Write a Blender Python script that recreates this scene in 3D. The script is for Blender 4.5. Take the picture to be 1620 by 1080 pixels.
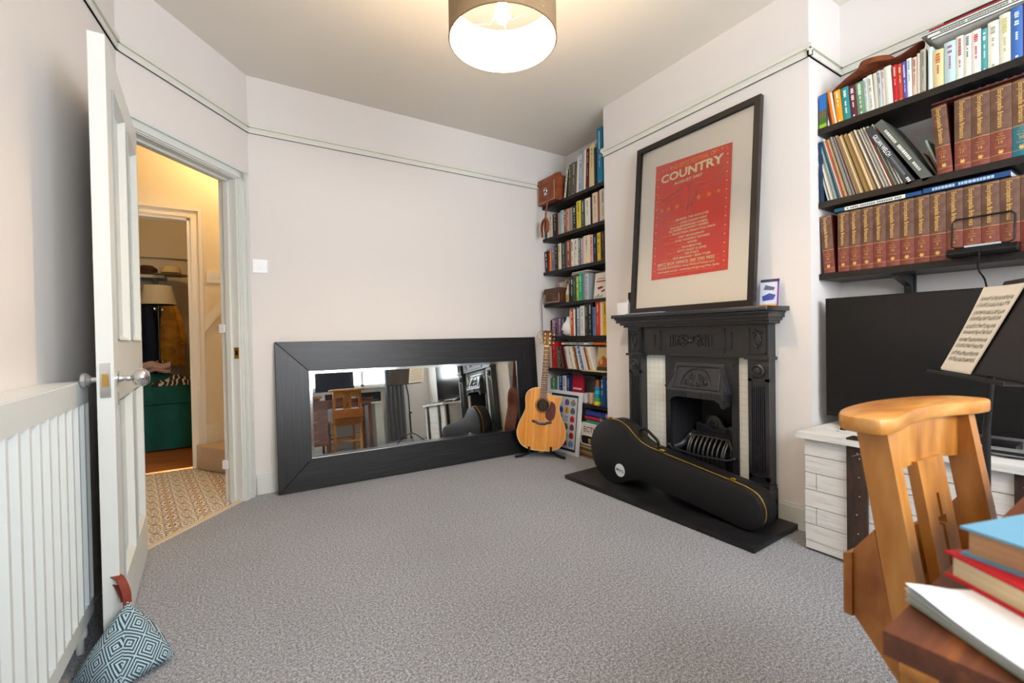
import bpy, bmesh, math, random
from math import sin, cos, pi, radians as R
from mathutils import Matrix, Vector
random.seed(7)
SC = bpy.context.scene
COL = SC.collection
for o in list(bpy.data.objects): bpy.data.objects.remove(o)

# ---------------------------------------------------------------- camera
F_PX = 710.0
yaw, pit, rol = R(32.2917), R(-0.6748), R(-1.0109)
f = Vector((sin(yaw)*cos(pit), cos(yaw)*cos(pit), sin(pit)))
r = Vector((cos(yaw), -sin(yaw), 0)); u = r.cross(f)
r2 = r*cos(rol)+u*sin(rol); u2 = -r*sin(rol)+u*cos(rol)
cam = bpy.data.cameras.new('camera'); cam_o = bpy.data.objects.new('camera', cam); COL.objects.link(cam_o)
mw = Matrix((( r2.x, u2.x, -f.x, 0), (r2.y, u2.y, -f.y, 0), (r2.z, u2.z, -f.z, 1.01), (0, 0, 0, 1)))
cam_o.matrix_world = mw
cam.sensor_width = 36; cam.lens = F_PX/1620*36; cam.clip_start = 0.02
cam.dof.use_dof = True; cam.dof.focus_distance = 3.0; cam.dof.aperture_fstop = 4.5
SC.camera = cam_o
# ---------------------------------------------------------------- world, exposure
SC.view_settings.view_transform = 'Standard'; SC.view_settings.look = 'None'
SC.view_settings.gamma = 1; SC.view_settings.use_curve_mapping = False
SC.view_settings.exposure = 0.43
W = bpy.data.worlds.new('sky'); SC.world = W; W.use_nodes = True
bg = W.node_tree.nodes['Background']; bg.inputs[0].default_value = (0.90, 0.95, 1.0, 1); bg.inputs[1].default_value = 13.0
def portal(loc, rot, sx, sy):
    l = bpy.data.lights.new('window_portal', 'AREA'); l.shape = 'RECTANGLE'; l.size = sx; l.size_y = sy
    l.cycles.is_portal = True
    o = bpy.data.objects.new('window_portal', l); o.location = loc; o.rotation_euler = rot; COL.objects.link(o)
portal((1.30, -1.32, 1.72), (R(90), 0, 0), 2.1, 1.5)     # daylight enters by the front window
PENDANT_ES, HALL_ES, ROOM_ES = 640, 125, 55
CEIL = 2.735

# ---------------------------------------------------------------- materials
def lin(h):
    h = h.lstrip('#'); v = [int(h[i:i+2], 16)/255 for i in (0, 2, 4)]
    return tuple((c/12.92 if c <= .04045 else ((c+.055)/1.055)**2.4) for c in v)+(1,)
MC = {}
def mat(name, c, rough=.6, metal=0, c2=None, scale=(10, 10, 10), det=4, mix=(.35, .65), bump=0, bscale=60, spec=.5, coat=0, emit=None, es=0, trans=0, coord='Object', ior=1.45):
    if name in MC: return MC[name]
    m = bpy.data.materials.new(name); m.use_nodes = True; MC[name] = m
    nt = m.node_tree; b = nt.nodes['Principled BSDF']
    b.inputs['Base Color'].default_value = lin(c); b.inputs['Roughness'].default_value = rough
    b.inputs['Metallic'].default_value = metal; b.inputs['Specular IOR Level'].default_value = spec
    b.inputs['Coat Weight'].default_value = coat; b.inputs['IOR'].default_value = ior
    b.inputs['Transmission Weight'].default_value = trans
    if emit: b.inputs['Emission Color'].default_value = lin(emit); b.inputs['Emission Strength'].default_value = es
    if c2 or bump:
        tc = nt.nodes.new('ShaderNodeTexCoord'); mp = nt.nodes.new('ShaderNodeMapping'); mp.inputs['Scale'].default_value = scale
        nt.links.new(tc.outputs[coord], mp.inputs[0])
    if c2:
        n = nt.nodes.new('ShaderNodeTexNoise'); n.inputs['Detail'].default_value = det; n.inputs['Scale'].default_value = 1
        nt.links.new(mp.outputs[0], n.inputs[0])
        rp = nt.nodes.new('ShaderNodeValToRGB'); rp.color_ramp.elements[0].color = lin(c); rp.color_ramp.elements[1].color = lin(c2)
        rp.color_ramp.elements[0].position = mix[0]; rp.color_ramp.elements[1].position = mix[1]
        nt.links.new(n.outputs[0], rp.inputs[0]); nt.links.new(rp.outputs[0], b.inputs['Base Color'])
    if bump:
        n2 = nt.nodes.new('ShaderNodeTexNoise'); n2.inputs['Scale'].default_value = bscale; n2.inputs['Detail'].default_value = 3
        nt.links.new((mp if c2 else tc).outputs[0 if c2 else coord], n2.inputs[0])
        if c2: n2.inputs['Scale'].default_value = bscale
        bp = nt.nodes.new('ShaderNodeBump'); bp.inputs['Strength'].default_value = bump; bp.inputs['Distance'].default_value = .004
        nt.links.new(n2.outputs[0], bp.inputs['Height']); nt.links.new(bp.outputs[0], b.inputs['Normal'])
    return m
def flat(h, rough=.55, spec=.35): return mat('paint_'+h.strip('#')+('' if rough == .55 else '_%d' % (rough*100)), h, rough, spec=spec)

class G:  # tiny node-graph helper for patterned materials
    def __init__(s, name, rough=.6):
        s.m = bpy.data.materials.new(name); s.m.use_nodes = True; s.nt = s.m.node_tree; s.b = s.nt.nodes['Principled BSDF']; s.b.inputs['Roughness'].default_value = rough
        MC[name] = s.m
    def n(s, t, **k):
        x = s.nt.nodes.new('ShaderNode'+t)
        for a, v in k.items(): setattr(x, a, v)
        return x
    def l(s, a, b): s.nt.links.new(a, b)
    def math(s, op, a, b=None, c=None):
        x = s.n('Math', operation=op)
        for i, v in enumerate((a, b, c)):
            if v is None: continue
            if isinstance(v, (int, float)): x.inputs[i].default_value = v
            else: s.l(v, x.inputs[i])
        return x.outputs[0]
    def mixc(s, fac, a, b):
        x = s.n('Mix', data_type='RGBA')
        if isinstance(fac, (int, float)): x.inputs[0].default_value = fac
        else: s.l(fac, x.inputs[0])
        for i, v in ((6, a), (7, b)):
            if isinstance(v, str): x.inputs[i].default_value = lin(v)
            else: s.l(v, x.inputs[i])
        return x.outputs[2]
    def xyz(s, coord='Object', sc=(1, 1, 1), rot=(0, 0, 0)):
        tc = s.n('TexCoord'); mp = s.n('Mapping'); mp.inputs['Scale'].default_value = sc; mp.inputs['Rotation'].default_value = rot
        s.l(tc.outputs[coord], mp.inputs[0]); sp = s.n('SeparateXYZ'); s.l(mp.outputs[0], sp.inputs[0]); s.vec = mp.outputs[0]
        return sp.outputs
    def noise(s, vec, scale, det=3):
        x = s.n('TexNoise'); x.inputs['Scale'].default_value = scale; x.inputs['Detail'].default_value = det; s.l(vec, x.inputs[0]); return x.outputs[0]
    def ramp(s, v, stops):
        x = s.n('ValToRGB'); s.l(v, x.inputs[0]); e = x.color_ramp.elements
        while len(e) < len(stops): e.new(.5)
        for k, (p, c) in zip(e, stops): k.position = p; k.color = lin(c)
        return x.outputs[0]
    def bump(s, h, st, d=.003):
        x = s.n('Bump'); x.inputs['Strength'].default_value = st; x.inputs['Distance'].default_value = d; s.l(h, x.inputs['Height']); s.l(x.outputs[0], s.b.inputs['Normal'])
    def out(s, c): s.l(c, s.b.inputs['Base Color']); return s.m

wall_m = mat('wall_paint', '#e2ddda', .85, bump=.05, bscale=40, spec=.25)
ceil_m = mat('ceiling_paint', '#e9e4da', .9, spec=.2)
white_m = mat('white_gloss_paint', '#d9dcd8', .35, spec=.4)
rail_m = mat('picture_rail_paint', '#dcdbd2', .5)
hallwall_m = mat('hall_wall_paint', '#eee3cc', .85, spec=.2)
halltrim_m = mat('hall_trim_paint', '#f2ebdd', .45)
rad_m = mat('radiator_enamel', '#d6dad8', .32, spec=.45)
black_shelf = mat('black_shelf_laminate', '#15110f', .42, c2='#211b18', scale=(4, 60, 60), spec=.4)
castiron = mat('black_cast_iron', '#1b1d22', .38, bump=.15, bscale=180, spec=1.0)
slate = mat('black_slate_hearth', '#121315', .4, c2='#1f2022', scale=(9, 9, 9), bump=.1, bscale=5, spec=.45)
chrome = mat('chrome', '#d8d8da', .13, 1)
brass = mat('brass', '#c9a552', .25, 1)
blackplastic = mat('black_plastic', '#0e0e10', .35, spec=.4)
rubber = mat('matt_black_rubber', '#101012', .7)
paper = mat('paper', '#eceef0', .7, spec=.2)
pages = mat('page_edges', '#d8c9a4', .8, c2='#c4b48e', scale=(4, 4, 400), spec=.1)
pages_w = mat('white_page_edges', '#e2ddd0', .8, spec=.1)
mirror_m = mat('mirror_glass', '#e8ecea', .015, 1)
glass = mat('clear_glass', '#ffffff', .02, trans=1, ior=1.45)
leather = mat('brown_leather', '#7a3a1c', .45, c2='#9a5230', scale=(14, 14, 14), bump=.2, bscale=9)
leather_d = mat('dark_brown_leather', '#3d2219', .5, c2='#5a3526', scale=(18, 18, 18), bump=.2, bscale=8)
strap_m = mat('tan_leather_strap', '#8a4a2b', .55)
vinyl = mat('black_case_vinyl', '#141416', .5, bump=.35, bscale=500, spec=.45)

def carpet_mat():
    g = G('grey_carpet', .95); g.xyz(); v = g.vec
    a = g.noise(v, 310, 3); b = g.noise(v, 120, 2); c = g.noise(v, 1.6, 2)
    s = g.math('ADD', g.math('MULTIPLY', a, .62), g.math('MULTIPLY', b, .38))
    col = g.ramp(s, [(.36, '#4a4c52'), (.46, '#82858c'), (.54, '#a6a9b0'), (.64, '#d8dbe0')])
    col2 = g.mixc(g.math('MULTIPLY', g.math('SUBTRACT', c, .35), .5), col, '#6f6f74')
    g.bump(s, .6, .004); g.b.inputs['Specular IOR Level'].default_value = .1
    g.b.inputs['Sheen Weight'].default_value = .15
    return g.out(col2)
carpet = carpet_mat()
def wood(name, a, b, c, sc, rough=.4, coat=0, warp=.6, lo=.35, hi=.68):
    g = G(name, rough); g.xyz(sc=sc); v = g.vec
    n1 = g.noise(v, 1, 5); n2 = g.noise(v, 5, 3)
    s = g.math('ADD', g.math('MULTIPLY', n1, .75), g.math('MULTIPLY', n2, .25))
    g.b.inputs['Coat Weight'].default_value = coat; g.b.inputs['Coat Roughness'].default_value = .2
    g.bump(n2, .08, .002)
    return g.out(g.ramp(s, [(lo, a), ((lo+hi)/2, b), (hi, c)]))
chair_w = wood('honey_beech', '#8f5418', '#b87a34', '#d29a50', (9, 9, 2.2), .38, .25)
chair_wt = wood('worn_beech_top', '#94571c', '#bd8138', '#d8ab6c', (3, 12, 12), .42, .15)
box_w = wood('chair_box_wood', '#80440f', '#a3662a', '#b67c3c', (3, 9, 5), .42, .1)
table_w = wood('dark_worn_table_wood', '#34180c', '#5f3016', '#a05c2a', (2.5, 26, 26), .4, .1, lo=.3, hi=.78)
desk_w = wood('mahogany_drawer_wood', '#4a2012', '#6b321c', '#8a4a2c', (3, 3, 22), .4, .1)
spruce = wood('amber_spruce_top', '#c0721e', '#df9230', '#eaa848', (38, 38, 1.2), .22, .6)
mahog = wood('guitar_side_mahogany', '#4e1f10', '#6f2f18', '#85401f', (20, 20, 2), .25, .5)
rosew = wood('rosewood', '#3b2018', '#5a3527', '#79503a', (60, 60, 6), .4)
maple = mat('cream_binding', '#dcc9a0', .4)
pickg = mat('pickguard_tortoise', '#4d160f', .2, c2='#5c1d14', scale=(12, 12, 12), spec=.6)
ash = wood('black_brown_veneer', '#101012', '#1b1b1e', '#2c2d31', (3, 60, 90), .38)
ash_v = wood('black_brown_veneer_upright', '#101012', '#1b1b1e', '#2c2d31', (90, 60, 3), .38)
lam = wood('hall_laminate', '#8f5222', '#a9662e', '#c08144', (3, 30, 3), .35)
def trunk_mat():
    g = G('whitewashed_planks', .75); o = g.xyz(); v = g.vec
    mp = g.n('Mapping'); mp.inputs['Scale'].default_value = (8, 7, 90); g.l(v, mp.inputs[0])
    n1 = g.noise(mp.outputs[0], 1, 6); n2 = g.noise(v, 26, 2)
    col = g.ramp(n1, [(.22, '#a5a29c'), (.36, '#d0d0cd'), (.50, '#dededc'), (.8, '#e6e6e4')])
    spots = g.math('LESS_THAN', n2, .235)
    g.bump(n1, .15, .002)
    return g.out(g.mixc(spots, col, '#35302b'))
plank_m = trunk_mat()
strip_m = wood('dark_trunk_strap_wood', '#20150f', '#33231a', '#4a3527', (20, 20, 4), .6)
def tile_mat():
    g = G('patterned_hall_tiles', .4); o = g.xyz(sc=(6.6, 6.6, 1), rot=(0, 0, R(-8)))
    fx = g.math('SUBTRACT', g.math('FRACT', o[0]), .5); fy = g.math('SUBTRACT', g.math('FRACT', o[1]), .5)
    ax = g.math('ABSOLUTE', fx); ay = g.math('ABSOLUTE', fy)
    d = g.math('SQRT', g.math('ADD', g.math('MULTIPLY', fx, fx), g.math('MULTIPLY', fy, fy)))
    an = g.math('ARCTAN2', fy, fx)
    pet = g.math('SINE', g.math('ADD', g.math('MULTIPLY', an, 8.0), g.math('MULTIPLY', g.math('SINE', g.math('MULTIPLY', d, 34.0)), 2.2)))
    rings = g.math('SINE', g.math('MULTIPLY', d, 48.0))
    dark = g.math('GREATER_THAN', g.math('ADD', pet, rings), .55)
    lt = g.math('GREATER_THAN', g.math('SUBTRACT', rings, pet), 1.1)
    base = g.mixc(lt, '#dcd3c2', '#f8f5ee')
    c = g.mixc(dark, base, '#39414a')
    edge = g.math('GREATER_THAN', g.math('MAXIMUM', ax, ay), .465)
    return g.out(g.mixc(edge, c, '#c29a78'))
tile_m = tile_mat()
def small_tile_mat():
    g = G('small_white_fireplace_tiles', .15); o = g.xyz(sc=(1, 28, 28))
    fy = g.math('FRACT', o[1]); fz = g.math('FRACT', o[2])
    e = g.math('LESS_THAN', g.math('MINIMUM', g.math('MINIMUM', fy, g.math('SUBTRACT', 1.0, fy)), g.math('MINIMUM', fz, g.math('SUBTRACT', 1.0, fz))), .035)
    return g.out(g.mixc(e, '#ecefe9', '#d3d6cf'))
stile_m = small_tile_mat()
def diamond_mat():
    g = G('blue_diamond_weave', .9); o = g.xyz('UV')
    fx = g.math('ABSOLUTE', g.math('SUBTRACT', g.math('FRACT', o[0]), .5)); fy = g.math('ABSOLUTE', g.math('SUBTRACT', g.math('FRACT', o[1]), .5))
    d = g.math('MAXIMUM', fx, fy)
    k = g.math('GREATER_THAN', g.math('FRACT', g.math('ADD', g.math('MULTIPLY', d, 7.0), .25)), .5)
    nz = g.noise(g.vec, 60, 2); g.bump(nz, .5, .002)
    return g.out(g.mixc(k, '#234a5c', '#b9ccd4'))
diamond_m = diamond_mat()
def linen_mat():
    g = G('linen_lampshade', .9); g.xyz(); v = g.vec
    mp = g.n('Mapping'); mp.inputs['Scale'].default_value = (300, 300, 900); g.l(v, mp.inputs[0])
    n1 = g.noise(mp.outputs[0], 1, 2)
    c = g.ramp(n1, [(.3, '#8d7558'), (.7, '#b59a76')])
    tr = g.n('BsdfTranslucent'); g.l(c, tr.inputs[0]); mx = g.n('MixShader'); mx.inputs[0].default_value = .25
    g.l(g.b.outputs[0], mx.inputs[1]); g.l(tr.outputs[0], mx.inputs[2]); g.l(mx.outputs[0], g.nt.nodes['Material Output'].inputs[0])
    return g.out(c)
linen_m = linen_mat()

# ---------------------------------------------------------------- mesh builder
TXT = {}
def text_data(s, bold=0.0):
    k = (s, bold)
    if k not in TXT:
        c = bpy.data.curves.new('t', 'FONT'); c.body = s; c.size = 1; c.offset = bold; c.resolution_u = 2; c.align_x = 'LEFT'
        o = bpy.data.objects.new('t', c)
        me = bpy.data.meshes.new_from_object(o)
        vs = [(v.co.x, v.co.y) for v in me.vertices]; fs = [list(p.vertices) for p in me.polygons]
        bpy.data.objects.remove(o); bpy.data.curves.remove(c); bpy.data.meshes.remove(me)
        TXT[k] = (vs, fs, min(v[0] for v in vs), max(v[0] for v in vs))
    return TXT[k]
class MB:
    def __init__(s, origin=(0, 0, 0)):
        s.bm = bmesh.new(); s.mats = []; s.T = Matrix.Translation(-Vector(origin)); s.uv = None
    def mi(s, m):
        if m not in s.mats: s.mats.append(m)
        return s.mats.index(m)
    def add(s, verts, faces, m, T=None):
        M = s.T @ T if T is not None else s.T
        vs = [s.bm.verts.new(M @ Vector(v)) for v in verts]; out = []; i = s.mi(m)
        for fc in faces:
            try: q = s.bm.faces.new([vs[j] for j in fc]); q.material_index = i; out.append(q)
            except ValueError: pass
        return vs, out
    def bevel(s, faces, w, seg=2):
        es = list({e for q in faces for e in q.edges if len(e.link_faces) == 2 and e.calc_face_angle(0) > .5})
        bmesh.ops.bevel(s.bm, geom=es, offset=w, segments=seg, profile=.5, affect='EDGES', clamp_overlap=True)
    def box(s, x0, x1, y0, y1, z0, z1, m, bev=0, T=None):
        if x0 > x1: x0, x1 = x1, x0
        if y0 > y1: y0, y1 = y1, y0
        if z0 > z1: z0, z1 = z1, z0
        v = [(x, y, z) for x in (x0, x1) for y in (y0, y1) for z in (z0, z1)]
        fs = [(0, 1, 3, 2), (4, 6, 7, 5), (0, 4, 5, 1), (2, 3, 7, 6), (0, 2, 6, 4), (1, 5, 7, 3)]
        _, q = s.add(v, fs, m, T)
        if bev: s.bevel(q, bev)
        return s
    def hexa(s, v, m, bev=0, T=None):   # eight corners, same order as box: x-major, then y, then z
        _, q = s.add(v, [(0, 1, 3, 2), (4, 6, 7, 5), (0, 4, 5, 1), (2, 3, 7, 6), (0, 2, 6, 4), (1, 5, 7, 3)], m, T)
        if bev: s.bevel(q, bev)
        return s
    def prism(s, pts, c0, c1, m, plane='xy', bev=0, T=None):
        mp = {'xy': lambda a, b, c: (a, b, c), 'xz': lambda a, b, c: (a, c, b), 'yz': lambda a, b, c: (c, a, b)}[plane]
        n = len(pts); v = [mp(a, b, c0) for a, b in pts]+[mp(a, b, c1) for a, b in pts]
        fs = [tuple(range(n))[::-1], tuple(range(n, 2*n))]+[(i, (i+1) % n, n+(i+1) % n, n+i) for i in range(n)]
        _, q = s.add(v, fs, m, T)
        bmesh.ops.recalc_face_normals(s.bm, faces=q)
        if bev: s.bevel(q, bev)
        return s
    def tube(s, pts, rad, m, seg=8, closed=False, T=None, flat=1.0):
        pts = [Vector(p) for p in pts]; n = len(pts); vs = []; fs = []
        rads = rad if isinstance(rad, (list, tuple)) else [rad]*n
        up = None
        for i, p in enumerate(pts):
            a = pts[(i-1) % n] if (closed or i > 0) else p; b = pts[(i+1) % n] if (closed or i < n-1) else p
            t = (b-a).normalized()
            if up is None: up = Vector((0, 0, 1)) if abs(t.z) < .9 else Vector((1, 0, 0))
            sd = t.cross(up).normalized(); up = sd.cross(t).normalized()
            for k in range(seg):
                an = 2*pi*k/seg; vs.append(p+sd*cos(an)*rads[i]+up*sin(an)*rads[i]*flat)
        for i in range(n if closed else n-1):
            j = (i+1) % n
            for k in range(seg): fs.append((i*seg+k, i*seg+(k+1) % seg, j*seg+(k+1) % seg, j*seg+k))
        if not closed: fs += [tuple(range(seg))[::-1], tuple(range((n-1)*seg, n*seg))]
        _, q = s.add(vs, fs, m, T); bmesh.ops.recalc_face_normals(s.bm, faces=q)
        return s
    def lathe(s, prof, m, seg=24, T=None, cap=True):
        vs = []; fs = []; n = len(prof)
        for (ra, z) in prof:
            for k in range(seg): vs.append((ra*cos(2*pi*k/seg), ra*sin(2*pi*k/seg), z))
        for i in range(n-1):
            for k in range(seg): fs.append((i*seg+k, i*seg+(k+1) % seg, (i+1)*seg+(k+1) % seg, (i+1)*seg+k))
        if prof[0] == prof[-1]: cap = False
        if cap and prof[0][0] > 1e-5: fs.append(tuple(range(seg))[::-1])
        if cap and prof[-1][0] > 1e-5: fs.append(tuple(range((n-1)*seg, n*seg)))
        v, q = s.add(vs, fs, m, T); bmesh.ops.remove_doubles(s.bm, verts=v, dist=1e-6)
        return s
    def ball(s, c, ra, m, seg=12, sc=(1, 1, 1), T=None):
        M = Matrix.Translation(c) @ Matrix.Diagonal((*sc, 1))
        if T is not None: M = T @ M
        return s.lathe([(max(ra*sin(pi*i/8), 0), -ra*cos(pi*i/8)) for i in range(9)], m, seg, M)
    def surf(s, fn, nu, nv, m, T=None, thick=0):
        v = [fn(i/nu, j/nv) for i in range(nu+1) for j in range(nv+1)]
        fs = [(i*(nv+1)+j, (i+1)*(nv+1)+j, (i+1)*(nv+1)+j+1, i*(nv+1)+j+1) for i in range(nu) for j in range(nv)]
        _, q = s.add(v, fs, m, T)
        if thick: bmesh.ops.recalc_face_normals(s.bm, faces=q); bmesh.ops.solidify(s.bm, geom=q, thickness=thick)
        return s
    def text(s, t, size, m, T, align='C', bold=0.0, width=None):   # flat letters in local xy, slightly raised by T
        vs, fs, x0, x1 = text_data(t, bold)
        k = size; kx = size if width is None else width/(x1-x0)
        off = {'L': -x0, 'C': -(x0+x1)/2, 'R': -x1}[align]
        s.add([((a+off)*kx, b*k, 0) for a, b in vs], fs, m, T)
        return s
    def build(s, name, parent=None, loc=(0, 0, 0), rot=(0, 0, 0), label=None, cat=None, group=None, kind=None, ang=38):
        me = bpy.data.meshes.new(name); s.bm.to_mesh(me); s.bm.free()
        for m in s.mats: me.materials.append(m)
        for p in me.polygons: p.use_smooth = True
        me.set_sharp_from_angle(angle=R(ang))
        o = bpy.data.objects.new(name, me); COL.objects.link(o); o.location = loc; o.rotation_euler = rot
        if parent: o.parent = parent
        return tag(o, label, cat, group, kind)
USED = {}
def tag(o, label=None, cat=None, group=None, kind=None):
    if label:
        n = len(label.split())
        if n > 16 or n < 4: print('LABEL LENGTH', n, label)
        if cat:
            if label in USED: print('DUP LABEL', label)
            USED[label] = 1
        o['label'] = label
    if cat: o['category'] = cat
    if group: o['group'] = group
    if kind: o['kind'] = kind
    return o
def thing(name, label, cat, loc=(0, 0, 0), rot=(0, 0, 0), group=None):
    o = bpy.data.objects.new(name, None); COL.objects.link(o); o.empty_display_size = .1
    o.location = loc; o.rotation_euler = rot
    return tag(o, label, cat, group)
def spline(pts, n=8, closed=False):
    out = []; N = len(pts); P = [Vector(p) for p in pts]
    for i in range(N if closed else N-1):
        p0 = P[(i-1) % N] if closed or i > 0 else P[i]; p1 = P[i]; p2 = P[(i+1) % N]; p3 = P[(i+2) % N] if closed or i+2 < N else P[i+1]
        for k in range(n):
            t = k/n; out.append(tuple(.5*((2*p1)+(-p0+p2)*t+(2*p0-5*p1+4*p2-p3)*t*t+(-p0+3*p1-3*p2+p3)*t**3)))
    if not closed: out.append(tuple(P[-1]))
    return out
RX, RY, RZ = (lambda a: Matrix.Rotation(a, 4, 'X')), (lambda a: Matrix.Rotation(a, 4, 'Y')), (lambda a: Matrix.Rotation(a, 4, 'Z'))
TR = lambda *a: Matrix.Translation(a)
ST = 'structure'

# ================================================================ ROOM SHELL
P0 = Vector((0.135, 3.39)); DD = Vector((-0.636, -0.772)).normalized(); DN = Vector((-DD.y, DD.x))  # along door wall; DN points to hall side
if DN.x > 0: DN = -DN
def dw(s_, off, z=0): p = P0+DD*s_+DN*off; return (p.x, p.y, z)
LC = P0+DD*0.86       # corner left wall / door wall
b = MB(); b.prism([(-.72, -1.5), (3.0, -1.5), (3.0, 3.45), tuple(P0+DN*.005), tuple(P0+DD*.9+DN*.005), (-.72, 2.45)], -.06, 0, carpet); b.build('floor', kind=ST)
b = MB(); b.prism([(-.75, -1.5), (3.0, -1.5), (3.0, 3.5), (.12, 3.5), tuple(P0+DN*.05), tuple(P0+DD*.95+DN*.05), (-.75, 2.5)], CEIL, CEIL+.08, ceil_m); b.build('ceiling', kind=ST)
b = MB(); b.box(.135, 3.0, 3.39, 3.5, 0, CEIL, wall_m); b.build('wall_back', kind=ST)
b = MB(); b.prism([(-.483, 2.14), (-.495, 1.9), (-.505, -1.5), (-.72, -1.5), (-.72, 2.14)], 0, CEIL, wall_m); b.build('wall_left', kind=ST)
b = MB(); b.prism([(LC.x, LC.y), (-.48, 2.2), (-.483, 2.14), (-.72, 2.14), (-.66, 2.6)], 0, CEIL, wall_m); b.build('wall_left', kind=ST)
b = MB(); b.box(2.45, 2.79, 1.09, 2.52, 0, CEIL, wall_m); b.build('wall_breast', kind=ST)
b = MB(); b.box(2.79, 2.95, -1.5, 3.5, 0, CEIL, wall_m); b.build('wall_right', kind=ST)
# wall with the doorway (door wall)
S0, S1, HT = .125, .845, 2.02      # opening along the wall, head height
b = MB()
def slab(b, s0, s1, z0, z1, m, o0=0, o1=.11):
    v = []
    for s_ in (s0, s1):
        for o in (o0, o1):
            for z in (z0, z1): v.append(dw(s_, o, z))
    b.hexa(v, m)
slab(b, -.0, S0-.02, 0, CEIL, wall_m); slab(b, S0-.02, S1+.02, HT+.02, CEIL, wall_m); slab(b, S1+.02, .93, 0, CEIL, wall_m)
bmesh.ops.recalc_face_normals(b.bm, faces=b.bm.faces); b.build('wall_diagonal', kind=ST)
# door lining + architrave
b = MB()
slab(b, S0-.02, S0, 0, HT, white_m, -.002, .115); slab(b, S1, S1+.02, 0, HT, white_m, -.002, .115); slab(b, S0-.02, S1+.02, HT, HT+.02, white_m, -.002, .115)
slab(b, S0+.0, S0+.014, 0, HT, white_m, .045, .075); slab(b, S0, S1, HT-.014, HT, white_m, .045, .075)
bmesh.ops.recalc_face_normals(b.bm, faces=b.bm.faces); lining = b.build('trim_1', kind=ST)
b = MB()
for (w0, w1, t) in ((0, .07, .012), (.008, .03, .02), (.05, .068, .026)):
    slab(b, S0-.012-w1, S0-.012-w0, 0, HT+w1, white_m, -t, 0)
    slab(b, S0-.012-w1, S1+w1, HT+w0+.005, HT+w1+.005, white_m, -t, 0)
bmesh.ops.recalc_face_normals(b.bm, faces=b.bm.faces); b.build('trim_2', kind=ST)
b = MB(); slab(b, S0+.0, S0+.004, .90, .97, brass, .0, .03); slab(b, S0+.002, S0+.0055, .92, .95, rubber, .006, .022); bmesh.ops.recalc_face_normals(b.bm, faces=b.bm.faces); b.build('strike_plate', lining, label='worn brass strike plate')
# picture rails and skirting boards
def rail_run(b, p, q, nrm, z0=2.362, h=.06):
    p = Vector(p); q = Vector(q); n = Vector(nrm)
    for (a0, a1, t) in ((0, 1, .008), (.0, .4, .013), (.6, 1.0, .019)):
        v = []
        for e in (p, q):
            for o in (0, t):
                for z in (z0+h*a0, z0+h*a1): v.append((e.x+n.x*o, e.y+n.y*o, z))
        b.hexa(v, rail_m)
n_d = -DN
b = MB(); rail_run(b, (.135, 3.39), (2.45, 3.39), (0, -1)); bmesh.ops.recalc_face_normals(b.bm, faces=b.bm.faces); b.build('trim_3', kind=ST)
b = MB(); rail_run(b, tuple(P0), tuple(LC), (n_d.x, n_d.y)); bmesh.ops.recalc_face_normals(b.bm, faces=b.bm.faces); b.build('trim_4', kind=ST)
b = MB(); rail_run(b, tuple(LC), (-.48, 2.2), (1, -.13)); rail_run(b, (-.48, 2.2), (-.495, 1.9), (1, -.04)); rail_run(b, (-.495, 1.9), (-.504, -1.25), (1, 0)); bmesh.ops.recalc_face_normals(b.bm, faces=b.bm.faces); b.build('trim_5', kind=ST)
b = MB(); rail_run(b, (2.45, 2.538), (2.45, 1.0715), (-1, 0)); rail_run(b, (2.4315, 1.09), (2.79, 1.09), (0, -1)); rail_run(b, (2.4315, 2.52), (2.79, 2.52), (0, 1)); rail_run(b, (2.79, 1.09), (2.79, -1.2), (-1, 0))
bmesh.ops.recalc_face_normals(b.bm, faces=b.bm.faces); b.build('trim_6', kind=ST)
def skirt(name, p, q, nrm, h=.125, t=.018, m=white_m):
    p = Vector(p); q = Vector(q); n = Vector(nrm); b = MB()
    for (z0, z1, tt) in ((0, h-.015, t), (h-.015, h, t*.6)):
        v = []
        for e in (p, q):
            for o in (0, tt):
                for z in (z0, z1): v.append((e.x+n.x*o, e.y+n.y*o, z))
        b.hexa(v, m)
    bmesh.ops.recalc_face_normals(b.bm, faces=b.bm.faces); return b.build(name, kind=ST)
skirt('baseboard_back', (.14, 3.39), (2.79, 3.39), (0, -1))
skirt('baseboard_left', (-.496, 1.9), (-.504, -1.25), (1, 0))
skirt('baseboard_breast', (2.45, 1.25), (2.45, 1.072), (-1, 0))
skirt('baseboard_right', (2.79, 1.09), (2.79, -1.25), (-1, 0))
# front wall with the bay-size window (seen in the mirror, and the source of daylight)
WX0, WX1, WZ0, WZ1 = .25, 2.35, .98, 2.46
b = MB(); b.box(-.72, WX0, -1.42, -1.25, 0, CEIL, wall_m); b.box(WX1, 2.95, -1.42, -1.25, 0, CEIL, wall_m); b.box(WX0, WX1, -1.42, -1.25, 0, WZ0, wall_m); b.box(WX0, WX1, -1.42, -1.25, WZ1, CEIL, wall_m)
b.build('wall_front', kind=ST)
b = MB()
for x in (WX0, .93, 1.62, WX1-.05): b.box(x, x+.05, -1.38, -1.32, WZ0, WZ1, white_m)
b.box(WX0, WX1, -1.38, -1.32, WZ0, WZ0+.05, white_m); b.box(WX0, WX1, -1.38, -1.32, WZ1-.05, WZ1, white_m); b.box(WX0, WX1, -1.37, -1.32, 1.66, 1.70, white_m)
win = b.build('window_1', kind=ST)
MB().box(WX0-.05, WX1+.05, -1.30, -1.18, WZ0-.03, WZ0, white_m, .006).build('window_sill', win)

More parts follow.
